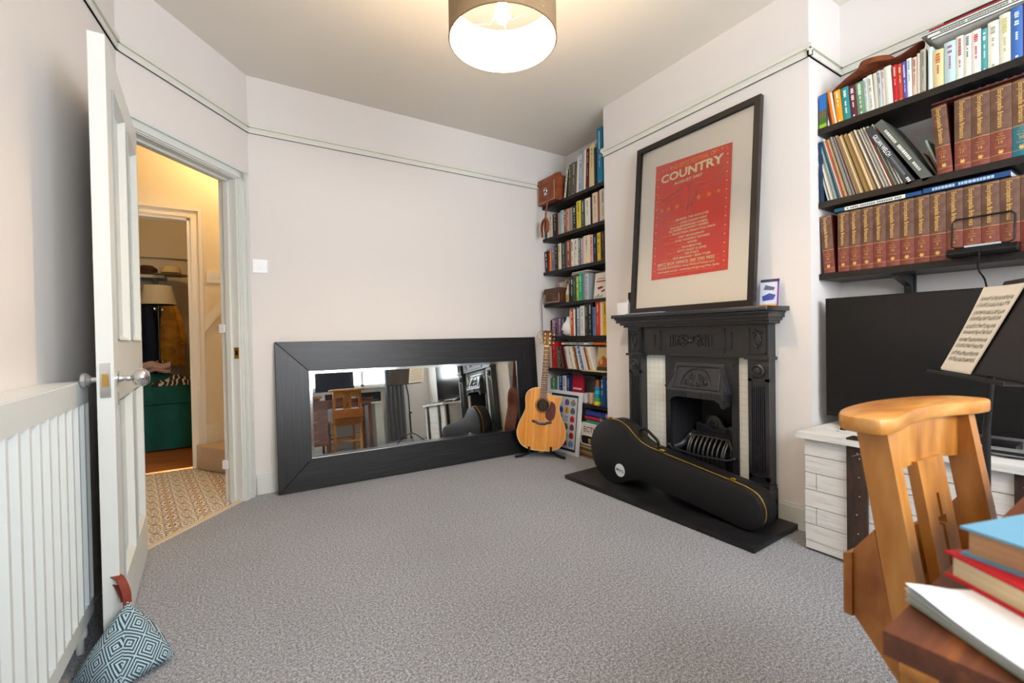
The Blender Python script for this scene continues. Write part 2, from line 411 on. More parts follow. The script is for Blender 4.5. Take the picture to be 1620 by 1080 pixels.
# ================================================================ HALL AND THE ROOM BEYOND
hall_far_y = 4.40
b = MB(); b.prism([(.30, 3.5), (.30, 4.40), (-1.6, 4.40), (-1.6, 2.2), (-.72, 2.2), tuple(P0+DD*.9+DN*.005), tuple(P0+DN*.005), (.2, 3.5)], -.06, 0, tile_m); b.build('floor_hall', kind=ST)
b = MB(); s_ = .02
v = []
for a_ in (S0+.0, S1):
    for o in (-.0, .03):
        for z in (-.01, .008): v.append(dw(a_, o, z))
b.hexa(v, mat('threshold_wood', '#d9c9ae', .5)); bmesh.ops.recalc_face_normals(b.bm, faces=b.bm.faces); b.build('trim_7', kind=ST)
AX0, AX1, AH = -1.02, -.245, 1.99
b = MB(); b.box(AX1, 1.6, 4.40, 4.5, 0, CEIL, hallwall_m); b.box(-1.6, AX0, 4.40, 4.5, 0, CEIL, hallwall_m); b.box(AX0, AX1, 4.40, 4.5, AH, CEIL, hallwall_m); b.build('wall_hall', kind=ST)
MB().box(-1.7, -1.6, 2.2, 4.5, 0, CEIL, hallwall_m).build('wall_hall_left', kind=ST)
MB().box(1.5, 1.6, 3.5, 4.4, 0, CEIL, hallwall_m).build('wall_hall_right', kind=ST)
MB().box(-1.7, -.7, 2.1, 2.2, 0, CEIL, hallwall_m).build('wall_hall_near', kind=ST)
b = MB(); b.prism([(1.6, 3.5), (1.6, 4.5), (-1.7, 4.5), (-1.7, 2.1), (-.75, 2.1), tuple(P0+DD*.95+DN*.051), tuple(P0+DN*.051), (.12, 3.5)], CEIL, CEIL+.08, hallwall_m); b.build('ceiling_hall', kind=ST)
b = MB()
for (w0, w1, t) in ((0, .085, .014), (.01, .03, .024), (.06, .085, .03)):
    b.box(AX1+w0, AX1+w1, 4.40-t, 4.40, 0, AH+w1, halltrim_m); b.box(AX0-w1, AX0-w0, 4.40-t, 4.40, 0, AH+w1, halltrim_m); b.box(AX0-w0, AX1+w0, 4.40-t, 4.40, AH+w0, AH+w1, halltrim_m)
b.box(AX1-.015, AX1, 4.385, 4.51, 0, AH, halltrim_m); b.box(AX0, AX0+.015, 4.385, 4.51, 0, AH, halltrim_m); b.box(AX0, AX1, 4.385, 4.51, AH-.015, AH, halltrim_m)
b.build('trim_8', kind=ST)
b = MB(); b.prism([(-.159, 1.085), (.45, 1.877), (.45, 1.99), (-.159, 1.198)], 4.372, 4.3995, halltrim_m, 'xz'); b.build('trim_9', kind=ST)
b = MB(); b.box(-.16, 1.5, 4.382, 4.40, .17, .34, halltrim_m, .003); b.build('baseboard_hall', kind=ST)
# carpeted stairs
stair_c = mat('beige_stair_carpet', '#b09a83', .95, c2='#c7b29b', scale=(160, 160, 160), bump=.6, bscale=1)
st = thing('staircase', 'beige carpeted lowest stair step in the hall beside the doorway', 'stairs', (-.1, 4.1, 0))
b = MB((-.1, 4.1, 0)); b.prism([(-.235, 4.378), (-.225, 4.33), (.05, 3.895), (.22, 3.60), (1.4, 3.60), (1.4, 4.378)], 0, .19, stair_c, bev=.012); b.build('step', st)
b = MB((-.1, 4.1, 0)); b.prism([(.22, 4.378), (.22, 3.60), (1.4, 3.60), (1.4, 4.378)], .19, .38, stair_c, bev=.012); b.build('step', st)
# room beyond
b = MB(); b.box(-1.9, .6, 4.45, 7.2, -.06, 0, lam); b.build('floor_beyond', kind=ST)
b = MB(); b.box(-1.9, .6, 6.2, 6.3, 0, CEIL, mat('beyond_wall', '#bfb4a2', .9)); b.build('wall_beyond', kind=ST)
MB().box(-.95, -.85, 4.5, 6.2, 0, CEIL, MC['beyond_wall']).build('wall_beyond_left', kind=ST)
MB().box(.3, .4, 4.5, 6.2, 0, CEIL, MC['beyond_wall']).build('wall_beyond_right', kind=ST)
MB().box(-1.9, .6, 4.5, 6.3, CEIL-.2, CEIL-.12, MC['beyond_wall']).build('ceiling_beyond', kind=ST)
MB().box(-.85, .3, 6.17, 6.2, 1.93, 1.97, MC['beyond_wall']).build('trim_10', kind=ST)

# ================================================================ LAMPS
def pendant():
    L = thing('pendant_lamp', 'drum ceiling lamp with beige linen shade and lit bulb', 'ceiling lamp', (.950, 1.532, 2.183))
    b = MB(); rr, h = .213, .187
    b.lathe([(rr, 0), (rr, h), (rr-.003, h), (rr-.003, 0), (rr, 0)], linen_m, 64); b.build('lamp_shade', L)
    wl = mat('white_shade_lining', '#f6efe0', .8)
    b = MB(); b.lathe([(rr-.0035, .001), (rr-.0035, h-.001)], wl, 64, cap=False); b.build('shade_lining', L, label='white inner lining of shade')
    wm = mat('white_wire', '#e6dcc8', .4)
    b = MB()
    b.tube([(rr*cos(a), rr*sin(a), 0.002) for a in [2*pi*i/48 for i in range(48)]], .0022, mat('tan_trim', '#8d6f4a', .7), 6, True); b.build('rim', L)
    b = MB(); b.tube([(.022*cos(a), .022*sin(a), .12) for a in [2*pi*i/20 for i in range(20)]], .003, wm, 6, True)
    for k in range(3):
        a = 2*pi*k/3+.75; b.tube([(.022*cos(a), .022*sin(a), .12), (.05*cos(a), .05*sin(a), .06), (rr*cos(a), rr*sin(a), .03)], .0018, wm, 6)
    b.build('spider_fitting', L)
    b = MB(); b.lathe([(.02, .165), (.021, .205), (.012, .225), (0, .225)], wm, 16); b.build('lamp_holder', L)
    em = mat('lit_bulb', '#ffffff', .3, emit='#ffdcae', es=PENDANT_ES)
    b = MB(); b.lathe([(0, .075), (.018, .08), (.03, .10), (.031, .115), (.022, .14), (.014, .165)], em, 20); b.build('bulb', L)
    b = MB(); b.tube([(0, 0, .18), (0, 0, CEIL-2.183)], .003, wm, 6); b.build('cable', L)
    b = MB(); b.lathe([(.045, CEIL-2.183), (.045, CEIL-2.198), (.02, CEIL-2.218), (0, CEIL-2.218)], white_m, 20); b.build('ceiling_rose', L)
pendant()
def ceiling_globe(name, label, loc, w, color, hexc):
    L = thing(name, label, 'ceiling lamp', loc)
    b = MB(); b.lathe([(.05, .0), (.05, -.02), (.03, -.03)], white_m, 20); b.build('base', L)
    b = MB(); b.ball((0, 0, -.09), .06, mat('lit_'+name, '#ffffff', .3, emit=hexc, es=w), 20); b.build('bulb', L)
ceiling_globe('hall_lamp', 'warm lit lamp on the hall ceiling by the stairs', (.1, 4.0, CEIL), HALL_ES, (1, .72, .36), '#ffd596')
ceiling_globe('back_room_lamp', 'small ceiling lamp in the room beyond the hall', (-.55, 5.2, CEIL-.2), ROOM_ES, (1, .82, .6), '#ffd9a0')

# ================================================================ DOOR
def door():
    hx, hy = dw(S1-.0, -.02)[:2]
    D = thing('door_1', None, None, (hx+.0, hy, 0)); D['kind'] = ST
    Wd, H, T = .79, 1.985, .042
    lead = Vector((-.352, 1.885)); v = lead-Vector((hx, hy)); Wd = v.length; D.rotation_euler = (0, 0, math.atan2(v.y, v.x))
    # local: x from hinge to leading edge, +y side = towards room, z up
    sw, mw_ = .10, .09
    rails = [(0.01, .22), (.82, 1.02), (1.86, H)]
    b = MB()
    for x0, x1 in ((0, sw), (Wd/2-mw_/2, Wd/2+mw_/2), (Wd-sw, Wd)): b.box(x0, x1, 0, T, .01, H, white_m)
    for z0, z1 in rails:
        b.box(sw, Wd/2-mw_/2, 0, T, z0, z1, white_m); b.box(Wd/2+mw_/2, Wd-sw, 0, T, z0, z1, white_m)
    leaf = b.build('door_leaf', D)
    for x0, x1 in ((sw, Wd/2-mw_/2), (Wd/2+mw_/2, Wd-sw)):
        for z0, z1 in ((.22, .82), (1.02, 1.86)):
            b = MB(); b.box(x0, x1, T*.35, T*.65, z0, z1, white_m)
            for side in (0, 1):
                yo = T if side else 0; yi = T*.65 if side else T*.35
                yk = T+.006 if side else -.006
                for (a0, a1, c0, c1) in ((x0, x1, z0, z0), (x0, x1, z1, z1), (x0, x0, z0, z1), (x1, x1, z0, z1)):
                    dx = .018 if a0 == a1 == x0 else (-.018 if a0 == a1 else 0); dz = .018 if c0 == c1 == z0 else (-.018 if c0 == c1 else 0)
                    if dz: vv = [(a0, yk, c0), (a1, yk, c0), (a1-.018, yi, c0+dz), (a0+.018, yi, c0+dz)]
                    else: vv = [(a0, yk, c0), (a0, yk, c1), (a0+dx, yi, c1-.018), (a0+dx, yi, c0+.018)]
                    b.add(vv, [(0, 1, 2, 3)], white_m)
            b.build('door_panel', leaf)
    kz = .893
    for sgn, nm in ((1, 'door_knob'), (-1, 'door_knob')):
        T_ = TR(Wd-.06, T if sgn > 0 else 0, kz) @ RX(-R(90)*sgn)
        b = MB(); b.lathe([(.026, 0), (.026, .004), (.012, .007), (.009, .02), (.011, .03), (.009, .034), (.012, .038), (.024, .045), (.031, .058), (.029, .072), (.018, .083), (0, .086)] if sgn > 0 else [(.026, 0), (.026, .004), (.010, .007), (.009, .02), (.018, .026), (.024, .034), (.022, .044), (0, .052)], chrome, 24, T_)
        b.build(nm, leaf, label='polished chrome knob')
    b = MB(); b.box(Wd, Wd+.002, .008, T-.008, kz-.055, kz+.055, chrome); b.box(Wd+.002, Wd+.011, .014, T-.014, kz-.02, kz+.02, brass, .003); b.build('latch_plate', leaf, label='chrome latch plate with brass bolt')
    b = MB(); b.box(Wd-.066, Wd-.054, T, T+.003, kz-.085, kz-.045, chrome, .001); b.build('keyhole_cover', leaf)
door()

# ================================================================ RADIATOR
def radiator():
    L = thing('radiator', 'white panel radiator on left wall beside the open door', 'radiator', (-.42, 1.1, .11))
    y0, y1, z0, z1, xf = .25, 2.03, .11, .885, -.40
    b = MB((-.42, 1.1, .11)); n = 0; pts = []; y = y0+.025
    pitch = .0675
    while y < y1-.03:
        pts += [(y, xf-.026), (y+.008, xf), (y+.022, xf), (y+.030, xf-.026)]; y += pitch
    pts = [(y0, xf-.026)]+pts+[(y1-.014, xf-.026), (y1-.004, xf)]
    for (za, zb) in ((z0+.05, z1-.07),):
        vs = [(p[1], p[0], za) for p in pts]+[(p[1], p[0], zb) for p in pts]; k = len(pts)
        b.add(vs, [(i, i+1, k+i+1, k+i) for i in range(k-1)], rad_m)
    b.box(xf-.028, xf-.001, y0, y1, z0, z0+.052, rad_m, .003); b.box(xf-.028, xf-.001, y0, y1, z1-.072, z1, rad_m, .003)
    b.box(xf-.034, xf-.0275, y0+.001, y1-.001, z0+.001, z1-.001, rad_m)
    b.build('front_panel', L, ang=25)
    b = MB((-.42, 1.1, .11)); b.box(-.476, -.468, y0, y1, z0, z1-.02, rad_m); b.build('back_panel', L)
    b = MB((-.42, 1.1, .11)); b.box(-.4945, xf-.004, y0+.001, y1-.06, z1-.006, z1+.004, rad_m, .0015); b.build('top_grille', L)
    b = MB((-.42, 1.1, .11)); b.box(-.470, xf-.004, y1+.0005, y1+.004, z0+.01, z1-.002, rad_m, .001); b.build('side_cover', L)
    b = MB((-.42, 1.1, .11)); b.tube([(-.43, 1.99, .13), (-.43, 1.99, .0)], .011, rad_m, 10); b.lathe([(.018, .05), (.02, .065), (.018, .085)], rad_m, 14, TR(-.43, 1.99, 0)); b.build('valve_pipe', L)
radiator()

# ================================================================ MIRROR
def mirror():
    L = thing('leaning_mirror', 'large landscape mirror in wide black wood frame leaning on back wall', 'mirror', (1.29, 3.238, .003), (R(-5.0), 0, R(-1.8)))
    Wm, H, fw, T = 2.07, 1.0, .205, .028
    x0, x1 = -Wm/2, Wm/2
    def board(nm, p, m):
        b = MB()
        # pts outer,outer,inner,inner in xz; inner edge slightly set back
        v = [(p[0][0], 0, p[0][1]), (p[1][0], 0, p[1][1]), (p[2][0], .004, p[2][1]), (p[3][0], .004, p[3][1])]
        v += [(a[0], T, a[1]) for a in p]
        b.add(v, [(0, 1, 2, 3), (7, 6, 5, 4), (0, 4, 5, 1), (1, 5, 6, 2), (2, 6, 7, 3), (3, 7, 4, 0)], m)
        bmesh.ops.recalc_face_normals(b.bm, faces=b.bm.faces); b.bevel(list(b.bm.faces), .0025, 1); b.build(nm, L)
    g = .0008
    board('frame_board', [(x0, H), (x1, H), (x1-fw, H-fw), (x0+fw, H-fw)], ash)
    board('frame_board', [(x0, 0), (x0+fw, fw), (x1-fw, fw), (x1, 0)], ash)
    board('frame_board', [(x0, 0), (x0, H), (x0+fw, H-fw), (x0+fw, fw)], ash_v)
    board('frame_board', [(x1, 0), (x1-fw, fw), (x1-fw, H-fw), (x1, H)], ash_v)
    b = MB(); b.box(x0+fw-.003, x1-fw+.003, .014, .018, fw-.003, H-fw+.003, mirror_m); b.build('mirror_glass', L)
    b = MB(); i0, i1, j0, j1 = x0+fw, x1-fw, fw, H-fw; e = .018
    for vv in ([(i0, j0), (i1, j0), (i1-e, j0+e), (i0+e, j0+e)], [(i0, j1), (i0+e, j1-e), (i1-e, j1-e), (i1, j1)], [(i0, j0), (i0+e, j0+e), (i0+e, j1-e), (i0, j1)], [(i1, j0), (i1, j1), (i1-e, j1-e), (i1-e, j0+e)]):
        b.add([(a, .0138 if k in (0,) else .0138, c) for k, (a, c) in enumerate(vv)], [(0, 1, 2, 3)], mat('bevelled_glass_edge', '#dfe5e6', .12, 1))
    b.build('bevelled_edge', L)
mirror()

# ================================================================ SHELVES
def shelf(label, x0, y0, y1, ztop, t, group, bracket_y=(), x1=2.788):
    L = thing('wall_shelf', label, 'shelf', (x0, (y0+y1)/2, ztop-t), group=group)
    og = (x0, (y0+y1)/2, ztop-t)
    MB(og).box(x0, x1, y0, y1, ztop-t, ztop, black_shelf, .0015).build('shelf_board', L)
    for y in bracket_y:
        b = MB(og); b.box(x1-.012, x1, y-.02, y+.02, ztop-t-.2, ztop-t, castiron, .002)
        b.prism([(x0+.06, ztop-t), (x1-.01, ztop-t), (x1-.01, ztop-t-.18), (x1-.03, ztop-t-.18), (x1-.05, ztop-t-.05), (x0+.06, ztop-t-.012)], y-.014, y+.014, castiron, 'xz'); b.build('bracket', L)
FARZ = {'A': 2.205, 'B': 1.905, 'C': 1.597, 'D': 1.300, 'E': 1.003, 'F': .713, 'G': .437}
ordn = ['topmost', 'second from the top', 'third from the top', 'fourth from the top', 'fifth from the top', 'sixth from the top', 'lowest']
for (k, z), od in zip(FARZ.items(), ordn):
    shelf('black wall shelf in the far alcove, %s' % od, 2.50, 2.522, 3.385, z, .028, 'far alcove shelves', (2.95,) if k in 'FG' else ())
for z, od in ((2.022, 'topmost'), (1.655, 'middle'), (1.296, 'lowest')):
    shelf('long black wall shelf above the television, %s of three' % od, 2.53, -.35, 1.085, z, .030, 'shelves above the television', (.80,) if z < 1.4 else ())

# ================================================================ BOOKS
CN = {}
def shade(hexc, kx): 
    v = [int(hexc[i:i+2], 16) for i in (1, 3, 5)]; return '#%02x%02x%02x' % tuple(max(0, min(255, int(c*kx))) for c in v)
def book(name, w, h, d, cover, tcol, loc, rot, label, cat, group=None, kind='book', rnd=None, titles=2):
    rnd = rnd or random
    b = MB(); cm = flat(cover, .5); t = min(.0025, w*.18)
    if kind == 'sleeve':
        b.box(0, w, 0, d, 0, h, cm, 0)
    else:
        b.box(0, t, 0, d, 0, h, cm); b.box(w-t, w, 0, d, 0, h, cm)
        # slightly rounded spine
        n = 4; pts = [(t*.0, .0)]+[(w*i/n, -min(.004, w*.12)*sin(pi*i/n)) for i in range(1, n)]+[(w, 0), (w, t), (0, t)]
        b.prism(pts, 0, h, cm)
        b.box(t, w-t, t, d-.004, .003, h-.004, pages_w if rnd.random() < .7 else pages)
    if tcol and w > .007:
        tm = flat(tcol, .5); z = h*(.94 if rnd.random() < .5 else .9); yk = -min(.004, w*.12)-.0006
        lw = min(w*.42, .014); xc = w/2
        for q in range(titles):
            ln = h*rnd.uniform(.16, .38); zz = z
            while zz > z-ln and zz > h*.07:
                gl = rnd.uniform(.35, .7)*lw
                ww = lw*rnd.uniform(.75, 1.0) if q == 0 else lw*.6
                if rnd.random() > .12: b.box(xc-ww/2, xc+ww/2, yk, yk+.0005, zz-gl, zz, tm)
                zz -= gl+lw*.22
            z = zz-h*rnd.uniform(.03, .1); lw *= .75
            if z < h*.25: break
        if rnd.random() < .5: b.box(xc-lw*.5, xc+lw*.5, yk, yk+.0005, h*.03, h*.03+lw, tm)
    return b.build(name, None, loc, rot, label, cat, group)
LBL = set()
def nth(n):
    u = ['', 'first', 'second', 'third', 'fourth', 'fifth', 'sixth', 'seventh', 'eighth', 'ninth', 'tenth', 'eleventh', 'twelfth', 'thirteenth', 'fourteenth', 'fifteenth', 'sixteenth', 'seventeenth', 'eighteenth', 'nineteenth']
    n += 1; te = {2: 'twent', 3: 'thirt', 4: 'fort', 5: 'fift'}
    return u[n] if n < 20 else (te[n//10]+'ieth' if n % 10 == 0 else te[n//10]+'y-'+u[n % 10])
def row(specs, x, ya, yb, z, where, group, noun='book', d=(.13, .19), lean=0, kind='book', name='book', setback=0.004, seed=1, fit=True, plural=None):
    """specs: (relative width, height, hex, title hex or None, colour words[, lean deg]); placed from ya (left) down to yb (right)"""
    rnd = random.Random(seed); tot = sum(s_[0] for s_ in specs); plural = plural or noun+'s'
    ax = abs(ya-yb); y = ya
    for i, sp in enumerate(specs):
        ln = R(sp[5] if len(sp) > 5 else lean)
        slot = sp[0]/tot*ax
        w = slot*cos(ln)-.0006
        h = sp[1]; dd = rnd.uniform(*d)
        cw = sp[4]
        prev = specs[i-1][4] if i else None; nxt = specs[i+1][4] if i+1 < len(specs) else None
        if prev and nxt: lab = '%s %s between the %s and %s ones, %s' % (cw, noun, prev, nxt, where)
        elif nxt: lab = '%s %s, leftmost of the row, %s' % (cw, noun, where)
        else: lab = '%s %s, rightmost of the row, %s' % (cw, noun, where)
        if lab in LBL or len(lab.split()) > 16: lab = '%s %s, %s from the left, %s' % (cw, noun, nth(i), where)
        if len(lab.split()) > 16: print('long', lab)
        LBL.add(lab)
        zo = z+.0005+(w*sin(abs(ln)) if ln > 0 else 0)
        # ln<0: top leans to the left (towards +y)
        o = book(name, w, h, dd, sp[2], sp[3], (x+setback*rnd.random(), y, z+.0005), (0, 0, R(-90)), lab, 'record' if kind == 'sleeve' else 'book', group, kind, rnd)
        if ln:
            # rotate about the local y axis through the bottom edge on which it stands
            M = TR(*o.location) @ RZ(R(-90)) @ RY(ln)
            if ln < 0: M = TR(o.location.x, o.location.y, z+.0005+w*sin(-ln)*0) @ RZ(R(-90)) @ TR(w*(1-cos(ln))*0, 0, 0) @ TR(w/cos(ln), 0, 0) @ RY(ln) @ TR(-w, 0, 0)
            o.matrix_world = M
            if ln < 0: o.location.z = z+.0005
        y -= slot
b_ = '#171719'
X0 = 2.512
rowA = [(.020, .235, '#d9d6cf', b_, 'white striped', 9), (.022, .24, '#1b1a1c', None, 'black', 9), (.028, .27, '#4b4a3c', '#8fbf3a', 'green-flashed grey', 5), (.062, .275, '#5d554e', '#c8c1b3', 'thick grey-brown', 4), (.022, .30, '#d8d2c6', None, 'off-white', 4), (.036, .335, '#8ba3bf', '#e6ebf2', 'tall pale blue', 4), (.018, .33, '#b9a98e', None, 'beige', 4), (.014, .33, '#e8e3da', None, 'thin white', 3), (.034, .325, '#571519', '#b98b80', 'dark red', 3), (.050, .34, '#d9c997', '#7a6a4a', 'tall cream', 2), (.026, .30, '#2b2926', None, 'charcoal'), (.050, .44, '#2080a8', '#cfe8f2', 'tall bright blue')]
row(rowA, X0, 3.085, 2.60, FARZ['A'], 'top shelf, far alcove', 'books on the far top shelf', d=(.2, .25), seed=3)
rowB = [(20, .19, '#2e4a2c', '#cfd8c0', 'dark green'), (32, .20, '#dcd9d0', '#555555', 'white'), (42, .205, '#d7c3ab', '#b02a35', 'cream and red'), (60, .20, '#20242a', '#b9c0c8', 'thick black'), (35, .195, '#b98c8a', '#5a9a9a', 'dusty pink'), (40, .205, '#a9c4c4', '#2f8a98', 'pale teal'), (32, .20, '#a05a4c', '#e8d5c8', 'brick red'), (30, .20, '#c49a86', '#6b2c22', 'salmon'), (35, .20, '#8d8d8a', None, 'mid grey'), (45, .205, '#26211f', '#e6e2da', 'black and white'), (50, .23, '#d6c441', '#5a5020', 'yellow'), (40, .225, '#33473a', '#b8c2b8', 'dark bottle green'), (55, .225, '#dedacf', '#8a8478', 'chalk white'), (20, .22, '#241f1e', None, 'thin black'), (55, .245, '#d8cbb0', '#a23a2c', 'cream'), (15, .24, '#9e3b32', None, 'thin red'), (70, .25, '#d5d0c2', '#5a564e', 'thick off-white')]
row(rowB, X0, 3.36, 2.56, FARZ['B'], 'second shelf, far alcove', 'books on the far second shelf', seed=4)
rowC = [(45, .19, '#2b2224', '#e8e8e8', 'black', -4), (20, .185, '#b3202e', None, 'thin red'), (20, .195, '#e09a1e', None, 'orange'), (45, .225, '#6d6a86', '#c9c7d8', 'slate purple'), (40, .225, '#26231f', '#b39a4a', 'black and gold'), (40, .23, '#d9d0b2', '#6a8a80', 'cream'), (60, .225, '#3b3d40', '#a8a9aa', 'thick dark grey'), (60, .235, '#8a4a38', '#e6dfca', 'brown and cream'), (32, .235, '#e0ddd4', '#33302e', 'white'), (50, .23, '#dcd8cc', '#4a4a48', 'pale grey-white'), (30, .225, '#5d7268', '#c0ccc4', 'grey-green'), (30, .22, '#a98aa6', '#d9c2d4', 'lilac pink'), (76, .23, '#e0cfae', '#3d8ac2', 'thick cream and blue'), (26, .225, '#dfa0a8', '#a0203a', 'pink'), (42, .22, '#1e2428', '#2fb0d0', 'black and cyan'), (36, .225, '#e3bd1e', '#5a4a10', 'bright yellow'), (58, .225, '#3d2a20', '#8a7460', 'dark brown'), (26, .24, '#9a9aa2', None, 'grey')]
row(rowC, X0, 3.372, 2.54, FARZ['C'], 'third shelf, far alcove', 'books on the far third shelf', seed=5)
rowD = [(25, .20, '#1d1c1e', '#9a9a9a', 'black'), (28, .20, '#28282b', '#e8e8e8', 'black and white'), (32, .195, '#33482f', '#7a9a5a', 'dark green'), (34, .21, '#8fae3a', '#e8eac0', 'lime'), (38, .225, '#12a07a', '#bfe8d8', 'emerald'), (22, .22, '#7f8088', None, 'cool grey'), (44, .215, '#b3bcc4', '#6a737c', 'pale blue-grey')]
row(rowD, X0, 3.04, 2.78, FARZ['D'], 'fourth shelf, far alcove', 'books on the far fourth shelf', seed=6)
rowD0 = [(20, .20, '#e6ddd8', '#c0304a', 'white and pink'), (22, .205, '#d8cfc0', None, 'ivory'), (26, .22, '#cbbfa8', '#6a5a48', 'sand'), (24, .225, '#4a3a30', None, 'umber')]
row(rowD0, X0+.12, 3.34, 3.12, FARZ['D'], 'behind small brown case, far alcove', 'books behind the brown case', d=(.10, .12), seed=61)
rowE0 = [(14, .15, '#22242c', None, 'black'), (16, .165, '#b76a6a', '#ffffff', 'faded rose'), (16, .165, '#3d5f88', '#d8e2ee', 'denim blue'), (16, .17, '#2c4468', '#aac0dc', 'navy'), (16, .165, '#a84a50', None, 'dull red'), (16, .165, '#4a86a8', '#e0eef4', 'sky blue'), (16, .17, '#7a3a5a', None, 'plum'), (16, .165, '#39567c', '#c4d4e6', 'steel blue')]
row(rowE0, X0+.05, 3.37, 3.17, FARZ['E'], 'left of white pot, far alcove', 'small books left of the white pot', noun='paperback', d=(.10, .12), seed=71)
rowE = [(14, .225, '#dcd6cc', None, 'ivory'), (28, .23, '#c9502e', '#f0dccc', 'burnt orange'), (18, .23, '#e8e4d8', None, 'cream-white'), (14, .245, '#26282a', None, 'thin black'), (36, .24, '#8a9aa8', '#e8eef2', 'grey-blue'), (42, .25, '#d6d6d0', '#5f6a72', 'off-white'), (32, .26, '#303236', '#8a8c90', 'dark grey'), (42, .265, '#14181c', '#b8c4cc', 'black'), (26, .23, '#4f7fb0', '#16304a', 'mid blue'), (40, .275, '#c4382c', '#f0b8a8', 'scarlet'), (22, .275, '#dfd2b4', None, 'buff'), (42, .28, '#e2b41c', '#3a2c10', 'golden yellow'), (22, .27, '#9a9c94', None, 'ash grey')]
row(rowE, X0, 3.035, 2.54, FARZ['E'], 'fifth shelf, far alcove', 'books on the far fifth shelf', seed=8)
rowF = [(22, .20, '#c9b494', None, 'tan', 0), (48, .235, '#b5182a', '#e06a70', 'tall red', -2), (20, .19, '#4f6a4a', None, 'green', -6), (18, .19, '#3a2a24', '#c0a080', 'dark brown', -10), (14, .195, '#6a4436', None, 'chestnut', -13), (14, .19, '#1f1d20', None, 'black', -14), (14, .195, '#7a2a34', None, 'maroon', -15), (16, .20, '#dcd8d0', '#8a3a3a', 'white', -16), (16, .20, '#e6e2d8', None, 'ivory', -16), (14, .2, '#d0cabc', '#6a6a6a', 'bone', -16), (16, .2, '#e8e6e0', None, 'paper white', -16), (14, .2, '#c07c30', '#fff0d0', 'amber', -16), (10, .2, '#5a4a3c', None, 'umber', -16), (16, .205, '#e2dfd6', '#3a62a0', 'pale grey', -16), (20, .205, '#3f6fb4', '#e8e8f0', 'blue', -17), (12, .205, '#d8d6d2', None, 'silver', -17), (16, .2, '#d9cfbc', None, 'oat', -18), (14, .2, '#8a4a30', None, 'rust', -18), (16, .2, '#d2c6ae', '#6a5a44', 'wheat', -19), (18, .2, '#e0dace', None, 'eggshell', -19)]
row(rowF, X0, 3.33, 2.72, FARZ['F'], 'sixth shelf, far alcove', 'books on the far sixth shelf', d=(.12, .15), seed=9)
rowG = [(26, .185, '#5f9a3c', '#c8e0a8', 'bright green'), (22, .18, '#2c7f9c', None, 'teal blue'), (16, .2, '#c8c8c8', None, 'grey'), (36, .215, '#1d3a78', '#c0d0f0', 'royal blue'), (36, .21, '#dfe3e6', '#34558a', 'white'), (36, .21, '#1b2f66', '#b8c4e0', 'dark navy')]
row(rowG, X0+.03, 3.33, 3.07, FARZ['G'], 'behind framed print, far alcove', 'books behind the framed print', d=(.14, .16), seed=10)
rowG2 = [(34, .22, '#1f4f86', '#c8dcf0', 'cobalt'), (26, .225, '#173a6a', None, 'navy'), (26, .22, '#2a6ea0', '#e0eef8', 'azure'), (12, .215, '#7a1c30', None, 'thin maroon')]
row(rowG2, X0, 2.66, 2.55, FARZ['G'], 'lowest shelf, far alcove', 'blue books on the far lowest shelf', seed=11)
# single books of the far alcove
def flatbook(name, label, x0, x1, y0, y1, z0, z1, hexc, group=None, rot=0, tcol=None, cat='book', spine='-x'):
    b = MB(((x0+x1)/2, (y0+y1)/2, z0)); cm = flat(hexc); t = min(.003, (z1-z0)*.2)
    b.box(x0, x1, y0, y1, z0, z0+t, cm); b.box(x0, x1, y0, y1, z1-t, z1, cm); b.box(x0, x0+t, y0, y1, z0, z1, cm)
    b.box(x0+t, x1-.004, y0+.003, y1-.003, z0+t, z1-t, pages_w)
    if tcol:
        tm = flat(tcol); L = (y1-y0); a = y1-L*.12; h = (z1-z0)*.42; zc = (z0+z1)/2
        while a > y0+L*.2:
            g = random.uniform(.5, .9)*h
            if random.random() > .15: b.box(x0-.0006, x0, a-g, a, zc-h/2, zc+h/2, tm)
            a -= g+h*.2
    return b.build(name, None, ((x0+x1)/2, (y0+y1)/2, z0), (0, 0, rot), label, cat, group)
o = MB(); o.box(0, .14, 0, .012, 0, .205, flat('#ddd8cd')); o.box(.03, .11, -.0006, 0, .155, .16, flat('#6a5a50')); 
o.box(.02, .12, -.0006, 0, .13, .142, flat('#b04a4a'))
o.prism([(.03, .085), (.07, .095), (.1, .093), (.095, .08), (.05, .07)], -.0008, 0, flat('#8a2028'), 'xz'); o.prism([(.08, .055), (.12, .068), (.122, .055), (.09, .045)], -.0008, 0, flat('#8a2028'), 'xz')
for q in range(5): o.box(.015+q*.018, .022+q*.018, -.0008, 0, .004, .02+.008*(q % 3), flat('#3a3c40'))
o.build('book', None, (X0-.008, 2.715, FARZ['D']+.001), (R(-7), 0, R(-90)), 'cream book shown face out with dark red shapes, fourth far shelf', 'book')
flatbook('book', 'pale thin book lying over the green books, fourth far shelf', 2.53, 2.68, 2.84, 3.02, 1.5265, 1.537, '#cfc9c0')
flatbook('book', 'white thin book, topmost over the green books, fourth far shelf', 2.52, 2.67, 2.80, 3.0, 1.5375, 1.549, '#dddad4')
flatbook('book', 'white book lying on the leaning paperbacks, sixth far shelf', 2.52, 2.66, 2.80, 3.16, .925, .948, '#d9d9d6', tcol='#55585c')
flatbook('book', 'orange book lying on top of the house photograph, sixth far shelf', 2.515, 2.66, 2.56, 2.74, .925, .95, '#c8662a')
flatbook('paper_stack', 'cream papers lying under the house photograph, sixth far shelf', 2.46, 2.70, 2.56, 2.83, .7135, .7215, '#e0d3ad', cat='papers')
b = MB(); b.box(0, .15, 0, .012, 0, .19, flat('#c8b189')); b.prism([(.01, .02), (.14, .02), (.14, .07), (.12, .11), (.09, .10), (.07, .12), (.03, .09), (.01, .06)], -.0008, 0, flat('#a05a28'), 'xz')
